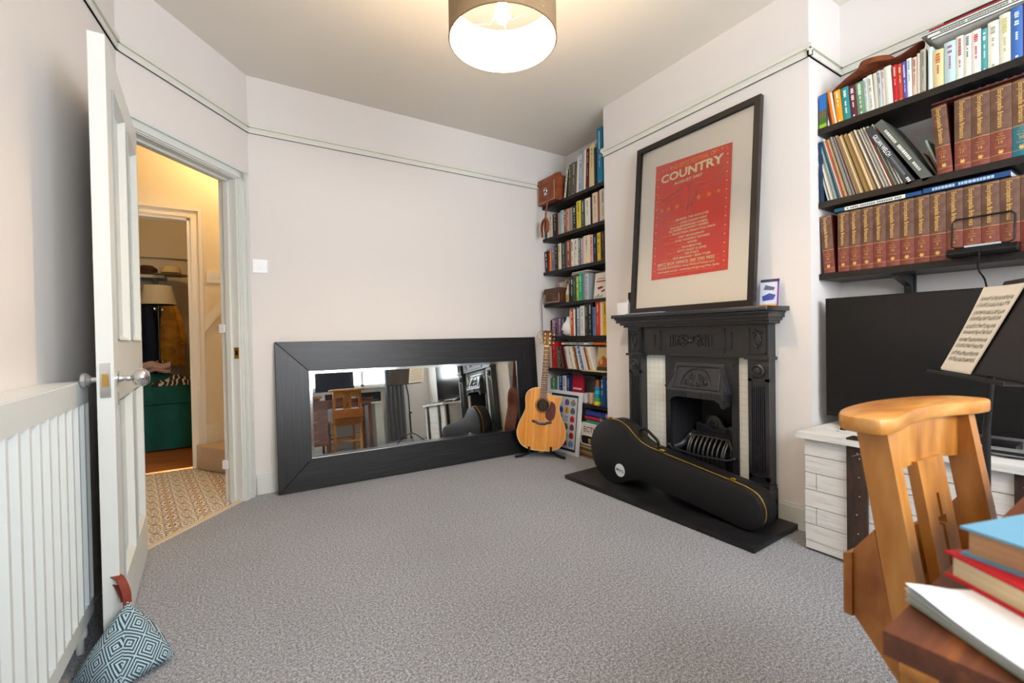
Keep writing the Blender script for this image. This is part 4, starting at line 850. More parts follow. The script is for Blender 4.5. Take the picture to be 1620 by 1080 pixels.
# ================================================================ CHIMNEY BREAST: FIREPLACE
bpy.data.objects.remove([o for o in bpy.data.objects if o.name == 'wall_breast'][0])
b = MB(); by0, by1 = 1.497, 1.925
b.box(2.45, 2.79, 1.09, by0, 0, CEIL, wall_m); b.box(2.45, 2.79, by1, 2.52, 0, CEIL, wall_m); b.box(2.45, 2.79, by0, by1, .66, CEIL, wall_m); b.build('wall_breast', kind=ST)
hearth = MB((2.22, 1.81, 0)); hearth.prism([(2.0, 1.135), (2.45, 1.155), (2.45, 2.50), (1.985, 2.475)], .001, .028, slate, bev=.002)
hearth.build('hearth', None, (2.22, 1.81, 0), (0, 0, 0), 'black slate hearth slab lying on the carpet before the fireplace', 'hearth')
def fireplace():
    O = (2.449, 1.735, .0285)
    L = thing('fireplace', 'black cast iron fireplace with white tiled sides under red poster', 'fireplace', O)
    m = castiron
    b = MB(O); b.prism([(2.449, 1.19), (2.449, 2.283), (2.25, 2.27), (2.243, 2.255), (2.243, 1.215), (2.25, 1.2)], 1.117, 1.141, m, bev=.004); b.prism([(2.449, 1.21), (2.449, 2.26), (2.262, 2.25), (2.262, 1.22)], 1.105, 1.117, m, bev=.002); b.build('mantel_shelf', L)
    b = MB(O)
    for i, (z0, z1, x) in enumerate(((1.085, 1.105, 2.29), (1.07, 1.085, 2.315), (1.055, 1.07, 2.34))): b.box(x, 2.449, 1.215+.012*i, 2.262-.012*i, z0, z1, m, .004)
    b.build('cornice', L)
    b = MB(O); b.box(2.398, 2.449, 1.375, 2.135, .868, 1.057, m, .002)
    # raised panel mouldings
    def frame(b, x, y0, y1, z0, z1, w=.008, t=.006):
        b.box(x-t, x, y0, y1, z0, z0+w, m, .002); b.box(x-t, x, y0, y1, z1-w, z1, m, .002); b.box(x-t, x, y0, y0+w, z0, z1, m, .002); b.box(x-t, x, y1-w, y1, z0, z1, m, .002)
    frame(b, 2.398, 1.515, 1.975, .893, 1.033); frame(b, 2.398, 1.475, 2.02, .918, 1.008, .006)
    for y in (1.60, 1.62, 1.64, 1.85, 1.87, 1.89): b.box(2.392, 2.398, y, y+.008, .925, 1.0, m, .002)
    b.build('frieze', L)
    b = MB(O); rn = random.Random(2)
    def scroll(b, cx, cy, cz, r0, turns, sgn, rad=.0055, x=2.394):
        pts = []
        for i in range(26):
            t = i/25; rr = r0*(1-t*.88); a = turns*2*pi*t; pts.append((x-.002, cy+sgn*rr*cos(a), cz+rr*sin(a)))
        b.tube(pts, [rad*(1-.5*i/25) for i in range(26)], m, 6)
    for s_ in (-1, 1):
        scroll(b, 0, 1.745+s_*.035, .965, .030, 1.3, s_); scroll(b, 0, 1.745+s_*.078, .955, .026, 1.4, -s_); scroll(b, 0, 1.745+s_*.06, .985, .016, 1.2, s_, .003); scroll(b, 0, 1.745+s_*.06, .935, .016, 1.2, s_, .003)
        for k in range(9): b.ball((2.394, 1.745+s_*rn.uniform(.01, .10), rn.uniform(.93, .995)), rn.uniform(.004, .009), m, 8)
    b.ball((2.392, 1.745, .963), .015, m, 12); b.build('frieze_scrollwork', L)
    for (y0, y1) in ((1.266, 1.378), (2.122, 2.234)):
        yc = (y0+y1)/2
        b = MB(O)
        b.box(2.392, 2.449, y0, y1, .18, .868, m, .003)      # shaft
        b.box(2.384, 2.392, y0, y0+.02, .22, .76, m, .002); b.box(2.384, 2.392, y1-.02, y1, .22, .76, m, .002); b.box(2.384, 2.392, y0, y1, .745, .865, m, .002); b.box(2.384, 2.392, y0, y1, .18, .24, m, .002)
        for k in range(6): y = y0+.028+k*.0105; b.box(2.385, 2.393, y, y+.005, .26, .72, m, .0015)
        b.box(2.366, 2.449, y0-.008, y1+.008, .10, .18, m, .004); b.box(2.372, 2.449, y0-.004, y1+.004, .18, .20, m, .004); b.box(2.358, 2.449, y0-.012, y1+.012, .0285, .10, m, .004)
        b.box(2.366, 2.449, y0-.012, y1+.012, .862, .878, m, .004); b.box(2.38, 2.449, y0-.002, y1+.002, .878, 1.056, m, .002)
        frame(b, 2.38, y0+.008, y1-.008, .892, 1.042, .007)
        pil = b.build('pillar', L)
        b = MB(O); T = TR(2.384, yc, .80) @ RY(R(-90)); b.lathe([(.036, 0), (.037, .008), (.030, .012), (.026, .006), (.018, .006), (.016, .014), (.008, .018), (0, .018)], m, 28, T); b.build('roundel', pil)
        b = MB(O)
        for s_ in (-1, 1):
            pts = [(2.376, yc+s_*.018*sin(t/12*pi*1.1)*(1+.3*t/12), .925+.085*t/12) for t in range(13)]; b.tube(pts, .0035, m, 6)
            for k in range(4): b.ball((2.376, yc+s_*(.008+.006*k), .945+.02*k), .005, m, 8)
        for k in range(5): b.ball((2.375, yc+.011*cos(k*1.26), 1.012+.011*sin(k*1.26)), .006, m, 8)
        b.ball((2.376, yc, .915), .006, m, 8); b.build('flower_relief', pil)
    for (y0, y1) in ((1.378, 1.462), (1.958, 2.122)):
        MB(O).box(2.44, 2.449, y0, y1, .0285, .868, stile_m, .001).build('tile_panel', L, label='white small-tiled cheek panel')
    # insert
    b = MB(O); b.box(2.43, 2.449, 1.460, 1.50, .0285, .868, m, .002); b.box(2.43, 2.449, 1.922, 1.960, .0285, .868, m, .002); b.box(2.43, 2.449, 1.50, 1.922, .62, .868, m, .002)
    for y in (1.484, 1.936):
        for k in range(3): b.ball((2.428, y+(.006 if k == 1 else -.004), .80+.016*k), .006, m, 8)
    b.build('insert_frame', L)
    b = MB(O)
    # hood: leaning plate flaring out to its lower edge
    zt, zb = .825, .655; xt, xb = 2.43, 2.372
    b.hexa([(xt, 1.545, zb), (xt, 1.545, zt), (xt, 1.875, zb), (xt, 1.875, zt), (2.44, 1.545, zb), (2.44, 1.545, zt), (2.44, 1.875, zb), (2.44, 1.875, zt)], m) if 0 else None
    b.add([(xt, 1.545, zt), (xt, 1.875, zt), (xb, 1.905, zb), (xb, 1.515, zb), (2.44, 1.50, zb), (2.44, 1.92, zb)], [(0, 3, 2, 1), (0, 4, 3), (1, 2, 5)], m)
    b.box(xb, 2.44, 1.51, 1.91, zb-.035, zb, m, .004)
    # arched lower lip with pointed ears
    lip = [(1.51, zb-.03), (1.51, .575), (1.53, .572), (1.545, .60), (1.575, .615), (1.845, .615), (1.875, .60), (1.89, .572), (1.91, .575), (1.91, zb-.03)]
    b.prism(lip, xb+.003, xb+.013, m, 'yz')
    b.box(xb+.003, 2.44, 1.905, 1.915, .585, zb, m); b.box(xb+.003, 2.44, 1.505, 1.515, .585, zb, m)
    b.build('hood', L)
    b = MB(O); TH = lambda y, q: (xt+(xb-xt)*q-.004, y, zt+(zb-zt)*q)
    for (ya, yb2, q0, q1) in ((1.56, 1.86, .12, .12), (1.55, 1.87, .88, .88), (1.56, 1.55, .12, .88), (1.86, 1.87, .12, .88), (1.57, 1.50, .1, .9), (1.85, 1.92, .1, .9)):
        b.tube([TH(ya, q0), TH(yb2, q1)], .004, m, 6)
    b.tube([TH(1.71+.10*cos(a), .80-.62*sin(a)) for a in [pi*i/16 for i in range(17)]], .004, m, 6)
    for s_ in (-1, 1):
        for (c0, q0, r0) in ((.03, .45, .024), (.062, .66, .02), (.02, .72, .016)):
            b.tube([TH(1.71+s_*(c0+r0*(1-t/18*.8)*cos(t/18*8)), q0+(r0*(1-t/18*.8)*sin(t/18*8))/.18) for t in range(19)], .0035, m, 6)
        for k in range(8): p = TH(1.71+s_*rn.uniform(.01, .085), rn.uniform(.35, .78)); b.ball(p, rn.uniform(.003, .006), m, 8)
    for k in range(13): 
        y = 1.535+k*.029
        if abs(y-1.71) > .03: b.box(xb-.003, xb+.001, y, y+.012, zb-.03, zb-.008, m, .001)
    b.box(xb-.006, xb, 1.665, 1.755, zb-.035, zb-.002, m, .002)
    b.build('hood_relief', L)
    # fire box: splayed cheeks, back, floor
    b = MB(O); fb_ = mat('sooty_iron', '#191a1d', .55)
    y0, y1, q0, q1, xb2 = 1.50, 1.922, 1.575, 1.85, 2.66
    b.add([(2.449, y0, .03), (2.449, y0, .66), (xb2, q0, .03), (xb2, q0, .66), (2.449, y1, .03), (2.449, y1, .66), (xb2, q1, .03), (xb2, q1, .66)], [(0, 2, 3, 1), (4, 5, 7, 6), (2, 6, 7, 3), (0, 4, 6, 2), (1, 3, 7, 5)], fb_)
    b.build('fire_box', L)
    b = MB(O)
    b.T = b.T @ TR(0, 0, -.070)
    crest = [(1.58, .44), (1.58, .495), (1.60, .505), (1.63, .492), (1.645, .50)]+[(1.71+.062*cos(a), .50+.062*sin(a)) for a in [pi-pi*i/10 for i in range(11)]][1:-1]+[(1.775, .50), (1.79, .492), (1.82, .505), (1.84, .495), (1.84, .44)]
    b.prism(crest, 2.575, 2.59, m, 'yz', bev=.003)
    b.lathe([(.03, 0), (.03, .008), (.022, .01), (.02, .004), (.010, .004), (.006, .012), (0, .012)], m, 24, TR(2.575, 1.71, .505) @ RY(R(-90)))
    b.tube([(2.572, 1.71+.055*cos(a), .505+.055*sin(a)) for a in [pi*i/14 for i in range(15)]], .004, m, 6)
    for s_ in (-1, 1): b.tube([(2.572, 1.71+s_*(.09+.022*cos(t*.5)*(1-t/18)), .468+.018*sin(t*.5)*(1-t/18)) for t in range(16)], .004, m, 6)
    b.box(2.56, 2.59, 1.575, 1.845, .425, .445, m, .004); b.build('crest_plate', L)
    # grate basket
    b = MB(O)
    for sgn, y in ((-1, 1.51), (1, 1.91)):   # curved side cheeks
        yy = 1.575 if sgn < 0 else 1.845
        pts = [(2.45, y, .27), (2.48, y*.6+yy*.4, .285), (2.51, y*.35+yy*.65, .31), (2.53, yy, .35), (2.57, yy, .365)]
        b.tube(spline(pts, 5), .012, m, 8, flat=1.6)
    prof = lambda z: 2.555-.075*(1-((z-.245)/.12)**2)
    for k in range(8):
        y = 1.60+k*.0315; b.tube([(prof(z), y, z) for z in [.14+.215*i/10 for i in range(11)]], .008, m, 8)
    for z in (.14, .355): b.tube([(prof(z), 1.585, z), (prof(z), 1.835, z)], .009, m, 8)
    b.tube([(prof(z), 1.585, z) for z in [.14+.215*i/8 for i in range(9)]], .009, m, 8); b.tube([(prof(z), 1.835, z) for z in [.14+.215*i/8 for i in range(9)]], .009, m, 8)
    b.box(2.48, 2.6, 1.58, 1.84, .125, .135, m); b.build('fire_grate', L)
    b = MB(O); b.tube([(2.428, 1.93, .285), (2.41, 1.90, .272), (2.405, 1.71, .262), (2.41, 1.52, .272), (2.428, 1.49, .285)], .007, m, 8); b.ball((2.425, 1.935, .285), .012, m); b.ball((2.425, 1.485, .285), .012, m); b.build('front_bar', L)
    b = MB(O); b.box(2.43, 2.46, 1.50, 1.922, .03, .13, m, .003); b.build('ash_pan_cover', L)
fireplace()
# things on the mantel
tb = thing('tissue_box', 'white tissue box with tissue at the left end of the mantelpiece', 'tissue box', (2.36, 2.215, 1.1415))
MB().box(-.05, .05, -.045, .05, 0, .085, flat('#e4e6ea', .6), .003).build('box_body', tb)
b = MB(); b.surf(lambda a, c: ((-.018+.036*a)*(1-.4*c)+.006*sin(c*6), (-.022+.044*a)*(1-.5*c)+.004*sin(a*9), .083+.065*c-.02*(a-.5)**2*c*4), 10, 8, flat('#f2f2f4', .8), thick=.001); b.build('tissue', tb)
MB().box(-.006, .006, -.055, .055, 0, .165, rubber, .002).build('black_box', None, (2.43, 2.215, 1.1415), (0, 0, 0), 'black upright box behind the tissue box on the mantelpiece', 'box')
lf = MB(); lf.box(-.03, .03, -.19, .09, 0, .005, flat('#9a94b0'), .001); lf.build('leaflet', None, (2.278, 2.04, 1.1415), (0, 0, 0), 'pale violet leaflet lying on the mantel below the framed poster', 'leaflet')
mg = thing('greeting_card', 'small colourful card standing at the right end of the mantelpiece', 'card', (2.385, 1.262, 1.1415), (R(-9), 0, R(-80)))
MB().box(-.045, .045, 0, .004, 0, .145, flat('#c9cfe0')).build('card_board', mg)
b = MB(); b.box(-.045, .045, -.0006, 0, 0, .012, flat('#d89a30')); b.box(.036, .045, -.0008, 0, 0, .145, flat('#7a4a8a')); b.box(-.045, .045, -.0008, 0, .13, .145, flat('#3a3450')); b.prism([(-.03, .03), (.02, .035), (.03, .06), (.0, .07), (-.035, .055)], -.0008, 0, flat('#3a4a9a'), 'xz'); b.prism([(-.03, .09), (.02, .085), (.025, .1), (-.02, .115)], -.0008, 0, flat('#5a6078'), 'xz'); b.build('card_picture', mg)

# ================================================================ FRAMED POSTER
def poster():
    L = thing('framed_poster', 'large black framed red country festival poster leaning on the mantelpiece', 'framed poster', (2.333, 1.722, 1.1425), (R(-4.9), 0, R(-90)))
    Wd, H, fw, T = .845, 1.125, .034, .03
    x0, x1 = -Wd/2, Wd/2; fm = mat('black_brown_frame', '#1a1413', .3, spec=.6)
    for (a0, a1, c0, c1) in ((x0, x1, 0, fw), (x0, x1, H-fw, H), (x0, x0+fw, fw, H-fw), (x1-fw, x1, fw, H-fw)):
        b = MB(); b.box(a0, a1, -T, 0, c0, c1, fm, .004); b.build('frame_side', L)
    MB().box(x0+fw-.004, x1-fw+.004, -.008, -.003, fw-.004, H-fw+.004, mat('white_mount', '#f2f2ef', .6)).build('mount_board', L)
    px0, px1, pz0, pz1 = -.268, .262, .215, .95
    red = mat('poster_red', '#e33a2e', .5, c2='#d63e32', scale=(3, 3, 3)); og = flat('#f09a34'); cr = flat('#f3e9c4'); pk = flat('#f6b8ae')
    b = MB(); n = 10
    b.surf(lambda a, c: (px0+(px1-px0)*a, -.0105-.0012*sin(a*5)*sin(c*4+1), pz0+(pz1-pz0)*c+(.016-.034*a)*c), n, n, red, thick=.0005); post = b.build('poster_sheet', L, label='red printed sheet')
    PW, PH = px1-px0, pz1-pz0; e = -.0135
    X = lambda f_: px0+PW*f_
    Z = lambda f_: pz1-PH*f_
    T_ = lambda fx, fz: TR(X(fx), e, Z(fz)) @ RX(R(90))
    b = MB()
    b.text('THE SPITZ FESTIVAL OF', .040, og, T_(.52, .068), 'C', .01, width=.32)
    b.text('COUNTRY', .072, cr, T_(.5, .155), 'C', .035, width=.435)
    b.text('AUGUST 2007', .024, cr, T_(.47, .205), 'C', .02, width=.20)
    lines = [('Thur 2nd', 'JIM BOB’S  THE WAYLOVES', .525), ('Wednesday 8th', 'LOOSE COUNTRY NIGHT', .557), ('', 'featuring BORDERLINE WOMEN', .586), ('', 'JILL BARBER and NANCY BARBER', .612), ('Tuesday 14th', 'THE SOUTHERN TENANT FOLK UNION', .643), ('Thur 16th', 'PINEY GIR ROADSHOW', .677), ('Monday 20th', 'DAVID ‘HONEYBOY’ EDWARDS', .707), ('Tuesday 21st', 'VETIVER', .737), ('Thurs 23rd', 'THE RUMINATORS', .768), ('Sunday 26th', 'SETTY, DALEY & LEWIS', .797), ('Tuesday 28th', 'THE STORYS', .826), ('Friday 31st', 'PETE MOLINARI • SEAN TYLER', .853)]
    for dt, tx, z in lines:
        wt = min(.0165*.60*len(tx), .335); wd = .010*.5*len(dt)+.004
        cx = .5 if not dt else .5+(wd/2)/PW
        b.text(tx, .0185, cr, T_(cx, z), 'C', .02, width=wt)
        if dt: b.text(dt, .013, og, TR(X(cx)-wt/2-.006, e, Z(z)) @ RX(R(90)), 'R', .01, width=wd*1.25)
    for z in (.868, .900): b.box(X(.10), X(.90), e-.0002, e+.0006, Z(z)-.0007, Z(z)+.0007, og)
    b.text('SPITZ BOX OFFICE: 020 7392 9032', .025, cr, T_(.47, .892), 'C', .02, width=.40)
    b.text('ONLINE BOOKING: www.WeGotTickets.com', .018, cr, T_(.47, .922), 'C', .015, width=.40)
    b.text('www.spitz.co.uk • www.last.fm/group/The Spitz', .018, cr, T_(.5, .952), 'C', .02, width=.43)
    b.box(X(.2), X(.85), e, e+.0006, Z(.970), Z(.967), og)
    b.build('poster_lettering', post)
    b = MB(); N = 27
    for i in range(N):
        for sx in (.045, .955):
            z = .07+.89*i/(N-1); c = cr if i % 2 else og; b.lathe([(.0042 if i % 2 else .003, 0), (0, .0004)], c, 8, TR(X(sx), e, Z(z)) @ RX(R(90)))
    for i in range(4): b.lathe([(.0045, 0), (0, .0004)], pk if i % 2 else og, 8, TR(X(.06+.055*i), e, Z(.045+.0*i)) @ RX(R(90))); b.lathe([(.0045, 0), (0, .0004)], pk if i % 2 else og, 8, TR(X(.94-.05*i), e, Z(.045)) @ RX(R(90)))
    def star(cx, cz, r_): b.prism([((X(cx)+(r_ if k % 2 == 0 else r_*.4)*sin(k*pi/5)), Z(cz)+(r_ if k % 2 == 0 else r_*.4)*cos(k*pi/5)) for k in range(10)], e, e+.0006, og, 'xz')
    for cx, cz, r_ in ((.62, .375, .021), (.75, .375, .018), (.865, .372, .015), (.34, .40, .021), (.22, .40, .017), (.12, .40, .013)): star(cx, cz, r_)
    b.build('dots_and_stars', post)
    b = MB()
    def ln(pts, w_=.0023): b.tube([(X(p[0]), e, Z(p[1])) for p in spline([(a, c, 0) for a, c in pts], 5)], w_, pk, 6, flat=.3)
    skull = [(.40, .255), (.45, .235), (.55, .235), (.60, .255), (.615, .30), (.60, .35), (.57, .40), (.545, .44), (.535, .475), (.50, .485), (.465, .475), (.455, .44), (.43, .40), (.40, .35), (.385, .30), (.40, .255)]
    ln(skull, .0028)
    ln([(.40, .255), (.30, .265), (.20, .29), (.12, .285), (.06, .255)]); ln([(.39, .30), (.30, .32), (.19, .335), (.10, .32), (.06, .255)])
    ln([(.60, .255), (.70, .265), (.80, .255), (.88, .23), (.94, .18)]); ln([(.615, .30), (.72, .31), (.82, .295), (.90, .25), (.94, .18)])
    ln([(.47, .25), (.485, .32), (.48, .40), (.47, .46)]); ln([(.53, .25), (.515, .32), (.52, .40), (.53, .46)])
    ln([(.42, .33), (.44, .35), (.45, .39)]); ln([(.58, .33), (.56, .35), (.55, .39)]); ln([(.47, .455), (.49, .42), (.51, .42), (.53, .455)]); ln([(.42, .36), (.415, .38), (.435, .40)]); ln([(.58, .36), (.585, .38), (.565, .40)])
    b.build('longhorn_skull_drawing', post)
    gm = bpy.data.materials.new('picture_glass'); gm.use_nodes = True; nt = gm.node_tree; nt.nodes.remove(nt.nodes['Principled BSDF'])
    t1 = nt.nodes.new('ShaderNodeBsdfTransparent'); g1 = nt.nodes.new('ShaderNodeBsdfGlossy'); g1.inputs['Roughness'].default_value = .04; fr = nt.nodes.new('ShaderNodeFresnel'); fr.inputs[0].default_value = 1.35; mx = nt.nodes.new('ShaderNodeMixShader')
    nt.links.new(fr.outputs[0], mx.inputs[0]); nt.links.new(t1.outputs[0], mx.inputs[1]); nt.links.new(g1.outputs[0], mx.inputs[2]); nt.links.new(mx.outputs[0], nt.nodes['Material Output'].inputs[0]); MC['picture_glass'] = gm
    MB().box(x0+fw-.003, x1-fw+.003, -.019, -.0175, fw-.003, H-fw+.003, gm).build('frame_glass', L)
poster()

# ================================================================ SMALL FRAMED PRINT
def silks():
    L = thing('framed_print', 'white framed print of small coloured jackets leaning on the far shelves', 'framed print', (2.405, 3.04, .0), (R(-6.5), 0, R(-90+4)))
    Wd, H, fw = .40, .53, .028
    x1 = .19; x0 = x1-Wd; fm = flat('#e0e3e4', .4)
    for (a0, a1, c0, c1) in ((x0, x1, .001, fw), (x0, x1, H-fw, H), (x0, x0+fw, fw, H-fw), (x1-fw, x1, fw, H-fw)): MB().box(a0, a1, -.0, .022, c0, c1, fm, .002).build('frame_side', L)
    b = MB(); b.box(x0+fw-.002, x1-fw+.002, .006, .012, fw-.002, H-fw+.002, flat('#1e2c4c', .4)); b.box(x0+fw+.016, x1-fw-.016, .005, .0065, fw+.02, H-fw-.02, flat('#c9ccd0', .5))
    cs = ['#3a2c2c', '#2f6aa8', '#c9c9c9', '#c94a5a', '#20242c', '#d8a02c', '#3a5a9a', '#9a9ca0', '#c02a3a', '#dcdcdc', '#2a8a3a', '#e8e8e8', '#3a3430', '#8a2a34', '#c82a44', '#d8d8d8', '#b02a2a', '#2a9a4a', '#5a3a6a', '#d87a2a', '#4a8ac0', '#b83a3a', '#2a3a6a', '#6aa04a', '#d8b83a', '#7a2a4a', '#3a7a7a', '#c8482c', '#2c2c30', '#8a9ab8']
    k = 0
    nx, nz = 4, 6; gx = (Wd-2*fw-.05)/nx; gz = (H-2*fw-.06)/nz
    rn = random.Random(4)
    for j in range(nz):
        for i in range(nx):
            cx = x1-fw-.026-gx*(i+.5); cz = H-fw-.03-gz*(j+.5); c = flat(cs[k % 30], .5); c2 = flat(cs[(k*7+9) % 30], .5); k += 1
            r_ = gx*.40
            body = [(cx-r_*.35, cz+r_*.85), (cx+r_*.35, cz+r_*.85), (cx+r_*.8, cz+r_*.35), (cx+r_*.9, cz-r_*.5), (cx+r_*.55, cz-r_*.9), (cx-r_*.55, cz-r_*.9), (cx-r_*.9, cz-r_*.5), (cx-r_*.8, cz+r_*.35)]
            b.prism(body, .0035, .005, c, 'xz')
            q = rn.random()
            if q < .3:
                for t in (-.55, 0, .5): b.box(cx-r_*.7, cx+r_*.7, .003, .0036, cz+t*r_-.003, cz+t*r_+.003, c2)
            elif q < .5: b.box(cx-.003, cx+.003, .003, .0036, cz-r_*.85, cz+r_*.8, c2)
            elif q < .7: b.lathe([(r_*.35, 0), (0, .0004)], c2, 10, TR(cx, .0034, cz) @ RX(R(90)))
    b.build('print_sheet', L)
silks()

# ================================================================ INSTRUMENT CASE
def banjo_case():
    O = (2.2, 1.7, .0285)
    L = thing('banjo_case', 'black banjo-shaped hard case with gold latches lying on the hearth', 'instrument case', O)
    cy, cz, rr = 2.160, .238, .208
    def outline(g=0.0):
        p = []
        a0, a1 = R(-222+360-360), R(0)
        # circle part from lower junction, clockwise round the far side to the upper junction (y axis left = larger y)
        th0, th1 = R(-133), R(-133-262)
        for i in range(41):
            th = th0+(th1-th0)*i/40
            p.append((cy+(rr+g)*cos(th), cz+(rr+g)*sin(th)))
        return p
    # angles: 0 = +y (left in the picture), 90 = up
    circ = [(cy+rr*cos(R(t)), cz+rr*sin(R(t))) for t in range(228, -132-0, -8) if not (t < -999)]
    pts = []
    for t in range(-122, 128, 7): pts.append((cy+rr*cos(R(t)), cz+rr*sin(R(t))))   # from lower right, round the left, to upper right
    up = spline([(pts[-1][0], pts[-1][1], 0), (1.965, .352, 0), (1.90, .325, 0), (1.80, .308, 0), (1.50, .271, 0), (1.27, .243, 0)], 5)[1:]
    end = spline([(1.27, .243, 0), (1.205, .215, 0), (1.172, .155, 0), (1.178, .090, 0), (1.215, .045, 0), (1.27, .0345, 0)], 5)[1:]
    low = spline([(1.27, .0345, 0), (1.50, .062, 0), (1.80, .092, 0), (1.93, .102, 0), (2.0, .082, 0), (pts[0][0], pts[0][1], 0)], 5)[1:-1]
    P = pts+[(a, c) for a, c, _ in up]+[(a, c) for a, c, _ in end]+[(a, c) for a, c, _ in low]
    zmin = min(c for a, c in P); P = [(a, c-zmin+.029) for a, c in P]
    def sc(P, k): # offset inwards roughly
        out = []; n = len(P)
        for i in range(n):
            a = Vector(P[i-1]); c = Vector(P[(i+1) % n]); t = (c-a).normalized(); nrm = Vector((-t.y, t.x)); out.append((P[i][0]-nrm.x*k*-1, P[i][1]-nrm.y*k*-1))
        return out
    area = sum(P[i-1][0]*P[i][1]-P[i][0]*P[i-1][1] for i in range(len(P)))
    kk = .004 if area > 0 else -.004
    xs = 2.172
    MB(O).prism(P, 2.132, xs-.002, vinyl, 'yz', bev=.010).build('case_lid', L)
    MB(O).prism(P, xs+.002, 2.275, vinyl, 'yz', bev=.010).build('case_body', L)
    b = MB(O); b.prism(sc(P, kk*.3), xs-.003, xs+.003, flat('#2a2418'), 'yz'); b.build('case_seam', L)
    b = MB(O); b.tube([(xs-.006, a, c) for a, c in P], .0022, brass, 6, True); b.tube([(xs+.0, a, c) for a, c in P], .0016, brass, 6, True); b.build('gold_piping', L)
    def zt(y):   # upper edge height at y (neck side)
        best = None
        for (a, c) in P:
            if c > .17 and (best is None or abs(a-y) < abs(best[0]-y)): best = (a, c)
        return best[1]
    for y in (1.79, 1.345, 2.2):
        z = zt(y); b = MB(O); an = R(-7) if y < 2 else 0
        b.box(xs-.018, xs+.026, y-.018, y+.018, z-.001, z+.004, brass, .001); b.box(xs-.016, xs-.004, y-.012, y+.012, z+.004, z+.011, brass, .003); b.tube([(xs+.012, y-.012, z+.006), (xs-.004, y, z+.013), (xs+.012, y+.012, z+.006)], .002, brass, 6)
        b.box(xs-.042, xs-.036, y-.01, y+.01, z-.02, z-.008, brass, .001) if 0 else None
        b.build('latch', L, label='gold latch')
    b = MB(O); h0, h1 = 1.985, 1.845
    z0, z1 = zt(h0), zt(h1)
    b.tube(spline([(2.215, h0, z0), (2.215, h0-.006, z0+.035), (2.215, h0-.045, z0+.045), (2.215, h1+.03, z1+.055), (2.215, h1+.004, z1+.035), (2.215, h1, z1)], 6), .010, blackplastic, 10, flat=.8); b.build('carry_handle', L)
    b = MB(O)
    for y, z in ((h0, z0), (h1, z1)): b.box(2.198, 2.232, y-.012, y+.012, z-.002, z+.006, brass, .002)
    b.build('handle_fixing', L, label='brass handle mount')
    b = MB(O); T = TR(2.131, 2.088, .128) @ RY(R(-90)); b.lathe([(.042, 0), (.042, .001), (0, .0012)], flat('#dfe6e6', .4), 32, T); stk = b.build('round_sticker', L, label='round white sticker with teal lettering')
    b = MB(O); b.text('MWG', .026, flat('#3a6a6a'), TR(2.1292, 2.088, .118) @ RZ(R(-90)) @ RX(R(90)) @ RZ(R(-8)), 'C', .03); b.build('sticker_lettering', stk)
banjo_case()

